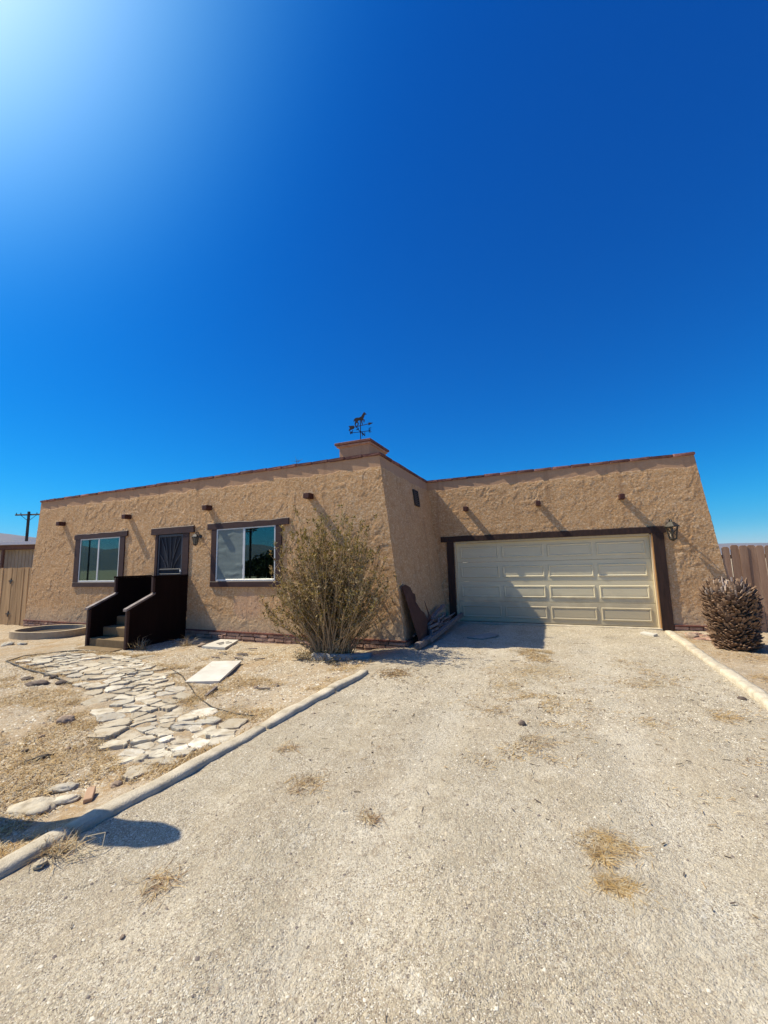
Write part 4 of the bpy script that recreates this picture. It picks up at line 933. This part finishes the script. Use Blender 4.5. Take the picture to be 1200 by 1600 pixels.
for q, (f_, me, mt_) in enumerate(cand):
    if q < 296: o = link('leaf_stub', me, pst); o.matrix_local = mt_
    else: rest.add([mt_ @ v_.co for v_ in me.vertices], [tuple(p_.vertices) for p_ in me.polygons])
o = link('leaf_stub_mass', rest.mesh('leaf_stub_mass', M_stub), pst); o['kind'] = 'stuff'

# ------------------------------------------------------------------ the big dry bush
bush = thing('bush', 'tall dry olive-brown bush in front of the wall, right of the window', 'bush', (-3.98, 6.70, -.09))
SP = []; sb = MB(); rb = random.Random(21)
for k in range(215):
    ph = rb.uniform(0, 2*math.pi); r0 = .30*math.sqrt(rb.random()); b0 = Vector((-3.98+r0*math.cos(ph)*1.3, 6.72+r0*math.sin(ph)*.7, -.10))
    side = rb.gauss(-.04, .52); side = max(-.95, min(.98, side)); fwd = rb.gauss(-.02, .22); fwd = max(-.5, min(.42, fwd))
    H = (2.55-1.0*abs(side)**1.6)*rb.uniform(.42, 1.04)
    if k >= 150: side = rb.uniform(-1.0, .95); fwd = rb.uniform(-.45, .2); H = rb.uniform(.35, 1.35)
    top_ = Vector((b0.x+side*1.15+(.10 if side > 0 else -.05), min(b0.y+fwd*1.3, 7.40), H)); P_ = []
    for t in (0, .2, .4, .6, .8, 1):
        v_ = b0.lerp(top_, t); v_.z = b0.z+(H-b0.z)*(t**.88); v_ += Vector((noise.noise((t*2.5, k, 0)), noise.noise((t*2.5, k, 5)), 0))*.09*t; P_.append(v_)
    sb.tube(P_, [.0135*(1-.75*i/5)*rb.uniform(.75, 1.2) for i in range(6)], 4); SP.append(P_)
    for _ in range(5):                                      # side shoots
        i = rb.randrange(2, 5); p = P_[i].lerp(P_[i+1], rb.random()); a0 = rb.uniform(0, 6.28); L_ = rb.uniform(.18, .45)
        q = p+Vector((math.cos(a0)*.45, math.sin(a0)*.45, .8)).normalized()*L_
        q.y = min(q.y, 7.46); mid = p.lerp(q, .5)+Vector((math.cos(a0), math.sin(a0), 0))*.03; sb.tube([p, mid, q], [.004, .003, .0015], 3, False); SP.append([p, p.lerp(mid, .5), mid, mid.lerp(q, .5), q, q])
part('stems', sb, M_twig, bush); bush.children[-1]['kind'] = 'stuff'
V = []; F = []; MI = []
def leaf(p, d_, L_, w_, mi):
    s_ = d_.cross(Vector((rb.gauss(0, 1), rb.gauss(0, 1), rb.gauss(0, 1)))).normalized()*w_; n = len(V)
    V.extend([tuple(p), tuple(p+d_*L_*.5+s_), tuple(p+d_*L_), tuple(p+d_*L_*.5-s_)]); F.append((n, n+1, n+2, n+3)); MI.append(mi)
for P_ in SP:
    cc = [rb.uniform(.35, 1) for _ in range(3)]
    for _ in range(44 if len(P_) == 6 and P_[4] != P_[5] else 22):
        t = (rb.uniform(.22, 1)**.7 if rb.random() < .4 else min(1, max(.1, rb.choice(cc)+rb.gauss(0, .05))))*4.999; i = int(t); p = P_[i].lerp(P_[i+1], t-i)
        d_ = Vector((rb.gauss(0, .55), rb.gauss(0, .55), rb.uniform(.3, 1.0))).normalized(); u = rb.random(); hi = p.z > 1.7
        mi = (0 if u < .40 else 1 if u < .80 else 2 if u < .94 else 3) if hi else (0 if u < .16 else 1 if u < .46 else 2 if u < .86 else 3)
        leaf(p, d_, rb.uniform(.035, .08), rb.uniform(.006, .012), mi)
for _ in range(2600):                                        # dead skirt and litter at the foot
    a0 = rb.uniform(0, 6.28); r0 = rb.random()**.6*.55; p = Vector((-4.05+r0*1.25*math.cos(a0), 6.62+r0*.65*math.sin(a0), -.08+abs(rb.gauss(0, .10))*(1.2-r0)))
    leaf(p, Vector((rb.gauss(0, 1), rb.gauss(0, 1), rb.gauss(0, .5))).normalized(), rb.uniform(.02, .05), .006, rb.choice((1, 2, 3, 3, 0)))
o = link('foliage', big('foliage', V, F, M_leaf, midx=MI), bush); o.location = -wpos(bush); o['kind'] = 'stuff'

# ------------------------------------------------------------------ dry grass, straw, litter, pebbles
def blades(n, xs, ys, lmin, lmax, flat, w=.0022, seed=0):
    r = np.random.default_rng(seed); a0 = r.random(n)*2*np.pi; L_ = lmin+(lmax-lmin)*r.random(n); el = flat[0]+(flat[1]-flat[0])*r.random(n)**1.5
    d_ = np.stack([np.cos(a0)*np.cos(el), np.sin(a0)*np.cos(el), np.sin(el)], 1); s_ = np.stack([-np.sin(a0), np.cos(a0), np.zeros(n)], 1)*w
    b = np.stack([xs, ys, zg(xs, ys)+.002+.006*r.random(n)], 1); mid = b+d_*(L_*.55)[:, None]; d2 = d_.copy(); d2[:, 2] *= .35
    d2[:, :2] += r.normal(size=(n, 2))*.35; tip = mid+d2*(L_*.45)[:, None]; tip[:, 2] = np.maximum(tip[:, 2], b[:, 2])
    up = np.array([0, 0, 1.])*w*.6
    V = np.concatenate([b-s_, b+s_+up, mid+s_*.8+up, mid-s_*.8, tip]); i = np.arange(n)
    F = np.concatenate([np.stack([i, i+n, i+2*n], 1), np.stack([i, i+2*n, i+3*n], 1), np.stack([i+3*n, i+2*n, i+4*n], 1)]); return V, F
def dens(x, y): 
    out = np.empty(len(x))
    for k in range(len(x)): out[k] = noise.noise((x[k]*1.25, y[k]*1.25, 2.2))+.55*noise.noise((x[k]*4.1, y[k]*4.1, 5))
    return out
pth = np.array(poly)
def keep_off_path(x, y): return np.array([not inside(a_, b_) for a_, b_ in zip(x, y)])
N0 = 150000; xs = rng.uniform(-10.5, -2.95, N0); ys = 1.0+rng.random(N0)**1.25*5.6; d_ = dens(xs, ys)
bias = .30*np.exp(-((ys-(2.6+(-3.2-xs)*.22))/.55)**2)+.35*np.exp(-((xs+5.0)**2)/1.6-((ys-2.45)**2)/.5)+.25*np.exp(-((xs+3.2)/.18)**2)-.45*sm(-6.5, -8, xs)-.25*sm(4.6, 5.6, ys)
k = (d_+bias > .0+.22*rng.random(N0)) & keep_off_path(xs, ys); xs, ys = xs[k], ys[k]
V, F = blades(len(xs), xs, ys, .02, .085, (.0, .8), .0026, 1); MI = np.tile(rng.choice(3, len(xs), p=(.50, .32, .18)), 3)
struct(link('dry_grass', big('dry_grass', V, F, M_straw, midx=MI)), 'stuff')
n_ = 26000; xs = np.concatenate([rng.normal(-.42, .28, n_//2), rng.normal(-1.0, .9, n_//4), rng.normal(1.2, .45, n_-n_//2-n_//4)]); ys = 3.4+rng.random(n_)**.7*4.6; d_ = dens(xs, ys); k = (d_ > .18+.22*rng.random(n_)) & (xs > -2.7) & (xs < 1.95); xs, ys = xs[k], ys[k]
V, F = blades(len(xs), xs, ys, .02, .07, (.0, .5), .0024, 7); struct(link('blown_straw', big('blown_straw', V, F, M_straw, midx=np.tile(rng.choice(3, len(xs), p=(.40, .30, .30)), 3))), 'stuff')
# grass along path edges, kerb, stairs foot
pts = []
for i in range(len(poly)):
    (x1, y1), (x2, y2) = poly[i], poly[(i+1) % len(poly)]; L_ = math.hypot(x2-x1, y2-y1)
    for _ in range(int(L_*900)):
        t = random.random(); pts.append((x1+(x2-x1)*t+random.gauss(0, .07), y1+(y2-y1)*t+random.gauss(0, .07)))
for _ in range(2600): pts.append((-8.2+random.gauss(0, .45), 5.75+random.gauss(0, .12)))
for _ in range(2200): pts.append((-5.95+random.gauss(0, .3), 5.2+random.gauss(0, .15)))
for _ in range(2500): pts.append((-4.7+random.gauss(0, .3), 4.15+random.gauss(0, .12)))
for _ in range(1600): y = random.uniform(1.2, 5.6); pts.append((-3.10+.045*(y-1)+random.gauss(0, .035), y))
for _ in range(500): pts.append((random.uniform(2.3, 3.6), random.uniform(5, 10)))
pts = np.array(pts); k = np.array([noise.noise((a_*2.3, b_*2.3, 8.)) > -.05 for a_, b_ in pts]); pts = pts[k]
V, F = blades(len(pts), pts[:, 0], pts[:, 1], .02, .09, (.0, .9), .0026, 2); struct(link('edge_grass', big('edge_grass', V, F, M_straw, midx=np.tile(rng.choice(3, len(pts), p=(.45, .3, .25)), 3))), 'stuff')
# straw mats and weeds on the drive, each one a thing
def weed(lab, x, y, rx, ry, n, seed, tall=.35, mats=None, p=(.5, .35, .15), ln=(.05, .13), cat='dry weed', w=.0017):
    r = np.random.default_rng(seed); q = r.normal(size=(n, 2))*.45; xs_ = x+q[:, 0]*rx; ys_ = y+q[:, 1]*ry
    V, F = blades(n, xs_, ys_, ln[0], ln[1], (.0, tall), w, seed); me = big('weed', V-np.array([x, y, 0]), F, mats or M_straw, midx=np.tile(r.choice(3, n, p=p), 3))
    return tag(link('weed', me, None, (x, y, 0)), lab, cat)
weed('golden straw mat on the drive, lower of the two near the bottom right', .19, 2.50, .13, .08, 620, 1, .07, w=.0012, ln=(.03, .09))
weed('golden straw mat on the drive, upper of the two near the bottom right', .17, 2.84, .17, .13, 520, 2, .07, w=.0012, ln=(.03, .09))
weed('small trailing end of the upper straw mat', .12, 2.70, .05, .06, 110, 15, .15)
weed('brown dried tuft on the drive near the kerb joint', -1.85, 2.72, .16, .2, 190, 3, .28, p=(.2, .3, .5))
weed('reddish dried tuft just right of the kerb below the hose joint', -2.35, 3.15, .12, .13, 100, 4, .25, p=(.4, .1, .5))
weed('small greenish tuft in the middle of the drive', -1.22, 2.55, .10, .07, 70, 5, .25, p=(.2, .3, .5))
weed('round brown tuft right of centre near the right kerb', 1.47, 5.3, .16, .2, 260, 6, .4, p=(.6, .1, .3))
weed('sprawling dry sprig on the drive left of the round brown tuft', .78, 4.85, .18, .14, 90, 7, .3, p=(.2, .5, .3))
weed('greenish brown patch below the dark clod on the drive', -.28, 4.05, .18, .14, 150, 8, .4, p=(.2, .3, .5))
weed('flat greenish weeds on the drive left of the dark clod', -.72, 4.7, .25, .16, 150, 9, .3, p=(.3, .3, .4))
weed('large scatter of straw and litter below the garage shadow', -.40, 6.5, .75, .55, 900, 10, .25, p=(.4, .4, .2))
weed('second straw scatter below the garage shadow, farther left', -.72, 5.75, .35, .5, 420, 11, .25, p=(.35, .4, .25))
weed('thin straw scatter in the upper right of the drive', .75, 6.3, .55, .22, 260, 12, .25, p=(.3, .3, .4))
weed('dry leaf litter on the gravel at the end of the left kerb', -2.35, 5.75, .30, .28, 900, 13, .25, p=(.15, .15, .7), ln=(.02, .06), w=.004)
weed('brown tuft in the lower left beside the kerb shadow', -2.05, 1.66, .12, .11, 110, 14, .28, p=(.35, .2, .45))
weed('clump of wiry weeds growing over the kerb in the lower left corner', -2.84, 1.62, .16, .10, 260, 16, 1.0, p=(.3, .5, .2), ln=(.06, .16))
weed('spiky dry weed against the right side panel of the entry stairs', -8.45, 6.15, .18, .10, 130, 17, 1.45, p=(.1, .4, .5), ln=(.15, .45), w=.003)
weed('dry flower stalks between the stairs and the small white slab', -7.72, 6.72, .16, .10, 110, 18, 1.45, p=(.1, .5, .4), ln=(.12, .40), w=.003)
weed('dry litter under the right kerb end beside the palm stump', 2.75, 8.2, .5, .5, 420, 19, .3, p=(.4, .3, .3))
weed('orange dry tuft behind the right kerb at the right edge', 2.55, 7.0, .2, .35, 420, 20, .4, p=(.7, .1, .2))
ws = MB().tube([(-2.75, 1.60, 0), (-2.70, 1.68, .07), (-2.62, 1.74, .075), (-2.58, 1.70, .03), (-2.68, 1.56, .01)], .003, 4); o = link('dry_stalk', ws.mesh('dry_stalk', M_straw[1])); tag(o, 'looping pale dry stalk arching over the kerb shadow', 'dry stalk')
sw = MB(); sw.tube([(-5.43, 7.62, 3.95), (-5.44, 7.62, 4.10), (-5.46, 7.61, 4.2)], [.006, .004, .002], 4)
for k in range(9): a0 = random.uniform(0, 6.28); z = random.uniform(4.0, 4.12); sw.tube([(-5.43, 7.62, z), (-5.43+.16*math.cos(a0), 7.62+.1*math.sin(a0), z+random.uniform(-.02, .06))], [.005, .002], 3)
o = link('roof_weed', sw.mesh('roof_weed', M_leaf[0])); tag(o, 'tiny dry weed growing on the parapet left of the chimney', 'weed')
# twigs and bark bits scattered everywhere
tb = MB()
for k in range(2300):
    if k < 420: x, y = random.uniform(-2.6, 1.95), 1.2+random.random()**1.2*8.5
    elif k > 1400: x, y = random.gauss(*random.choice(((-.5, .45), (-1.9, .5), (1.3, .5)))), random.gauss(5.8, 1.5)
    elif k < 1300: x, y = random.uniform(-9.5, -3.2), random.uniform(1.8, 7.2)
    else: x, y = random.uniform(2.3, 4.2), random.uniform(5, 10.3)
    if inside(x, y): continue
    a0 = random.uniform(0, 6.28); L_ = random.uniform(.012, .06)*(1 if y > 2.5 else .5); z = zgf(x, y)+.007; tb.tube([(x, y, z), (x+L_*math.cos(a0), y+L_*math.sin(a0), z+random.uniform(0, .006))], random.uniform(.0012, .004)*(1 if y > 2.5 else .5), 3, True, random.choice((0, 0, 1)))
struct(link('litter', tb.mesh('litter', [M_twig, M_rock])), 'stuff')
# pebbles: small faceted grains over the drive and the yard
octv = np.array([(1,0,0),(0,1,0),(-1,0,0),(0,-1,0),(0,0,1),(0,0,-1)], float); octf = np.array([(0,1,4),(1,2,4),(2,3,4),(3,0,4)])
def pebbles(name, n, gen, smin, smax, seed, p):
    r = np.random.default_rng(seed); xs_, ys_ = gen(r, n); kk = np.array([noise.noise((a_*1.4, b_*1.1, 40.)) > q_ for a_, b_, q_ in zip(xs_, ys_, -.55+.5*r.random(len(xs_)))]); xs_, ys_ = xs_[kk], ys_[kk]; n = len(xs_); s_ = smin+(smax-smin)*r.random(n)**2.5
    a0 = r.random(n)*6.28; el = r.uniform(.55, 1.0, n); V = np.repeat(octv[None], n, 0)*s_[:, None, None]; V = V*r.uniform(.7, 1.25, (n, 6, 1))
    V[:, :, 0] *= el[:, None]; V[:, :, 2] *= .62
    x = V[:, :, 0]*np.cos(a0)[:, None]-V[:, :, 1]*np.sin(a0)[:, None]; y = V[:, :, 0]*np.sin(a0)[:, None]+V[:, :, 1]*np.cos(a0)[:, None]
    z = V[:, :, 2]+(zg(xs_, ys_)+s_*.05)[:, None]
    for k in range(n): z[k] += (1.1 if -2.9 < xs_[k] < 2.1 else 1.5)*(noise.noise((xs_[k]*3.1, ys_[k]*3.1, 0))*.012+noise.noise((xs_[k]*9, ys_[k]*9, 3))*.007)
    Vt = np.stack([x+xs_[:, None], y+ys_[:, None], z], 2).reshape(-1, 3); F = (octf[None]+np.arange(n)[:, None, None]*6).reshape(-1, 3)
    struct(link(name, big(name, Vt, F, M_peb, midx=np.repeat(r.choice(4, n, p=p), 4))), 'stuff')
def g_near(r, n):
    y = .8+r.random(n)**1.7*5.2; x = r.uniform(-2.85, 2.0, n); k = (x > -2.3*y) & (x < .45*y+.3) & (x > -2.85+0*y); return x[k], y[k]
pebbles('gravel', 300000, g_near, .0015, .0052, 3, (.48, .22, .22, .08))
def g_yard(r, n):
    x = r.uniform(-10, -3.1, n); y = r.uniform(1.1, 7.3, n); k = keep_off_path(x, y); return x[k], y[k]
pebbles('yard_gravel', 60000, g_yard, .004, .021, 4, (.60, .20, .16, .04))
pebbles('loose_stones', 9000, g_near, .004, .013, 9, (.42, .18, .30, .10))
def g_far(r, n): return r.uniform(-2.6, 2.0, n), r.uniform(4.5, 10.7, n)
pebbles('fine_gravel', 50000, g_far, .004, .012, 5, (.5, .25, .2, .05))

# ------------------------------------------------------------------ added round post, out of view, shaped to cast the shadow over the kerb
px_, py_ = -4.08, 1.55
gp = thing('added_shadow_post', 'added tall round timber post left of the drive, out of view, casting the foreground shadow', 'post', (px_, py_, -.1))
part('post', MB().tube([(px_, py_, -.3), (px_, py_, 1.3), (px_, py_, 1.9), (px_, py_, 2.2), (px_, py_, 2.36), (px_, py_, 2.46)], [.14, .13, .125, .12, .09, .03], 20), M_greywood, gp, True)
# ------------------------------------------------------------------ hazy valley air
hz = MB().box(-6900, 6900, -6900, 6900, -9, 520); hm = bpy.data.materials.new('valley_air'); hm.use_nodes = True; ht = hm.node_tree
ht.nodes.remove(ht.nodes['Principled BSDF']); pv = ht.nodes.new('ShaderNodeVolumePrincipled'); pv.inputs['Color'].default_value = (.12, .42, .90, 1); pv.inputs['Density'].default_value = .00008; pv.inputs['Anisotropy'].default_value = .0
ht.links.new(pv.outputs[0], ht.nodes['Material Output'].inputs['Volume']); struct(link('haze', hz.mesh('haze', hm)), 'stuff')
print('flagstones', path_cells)
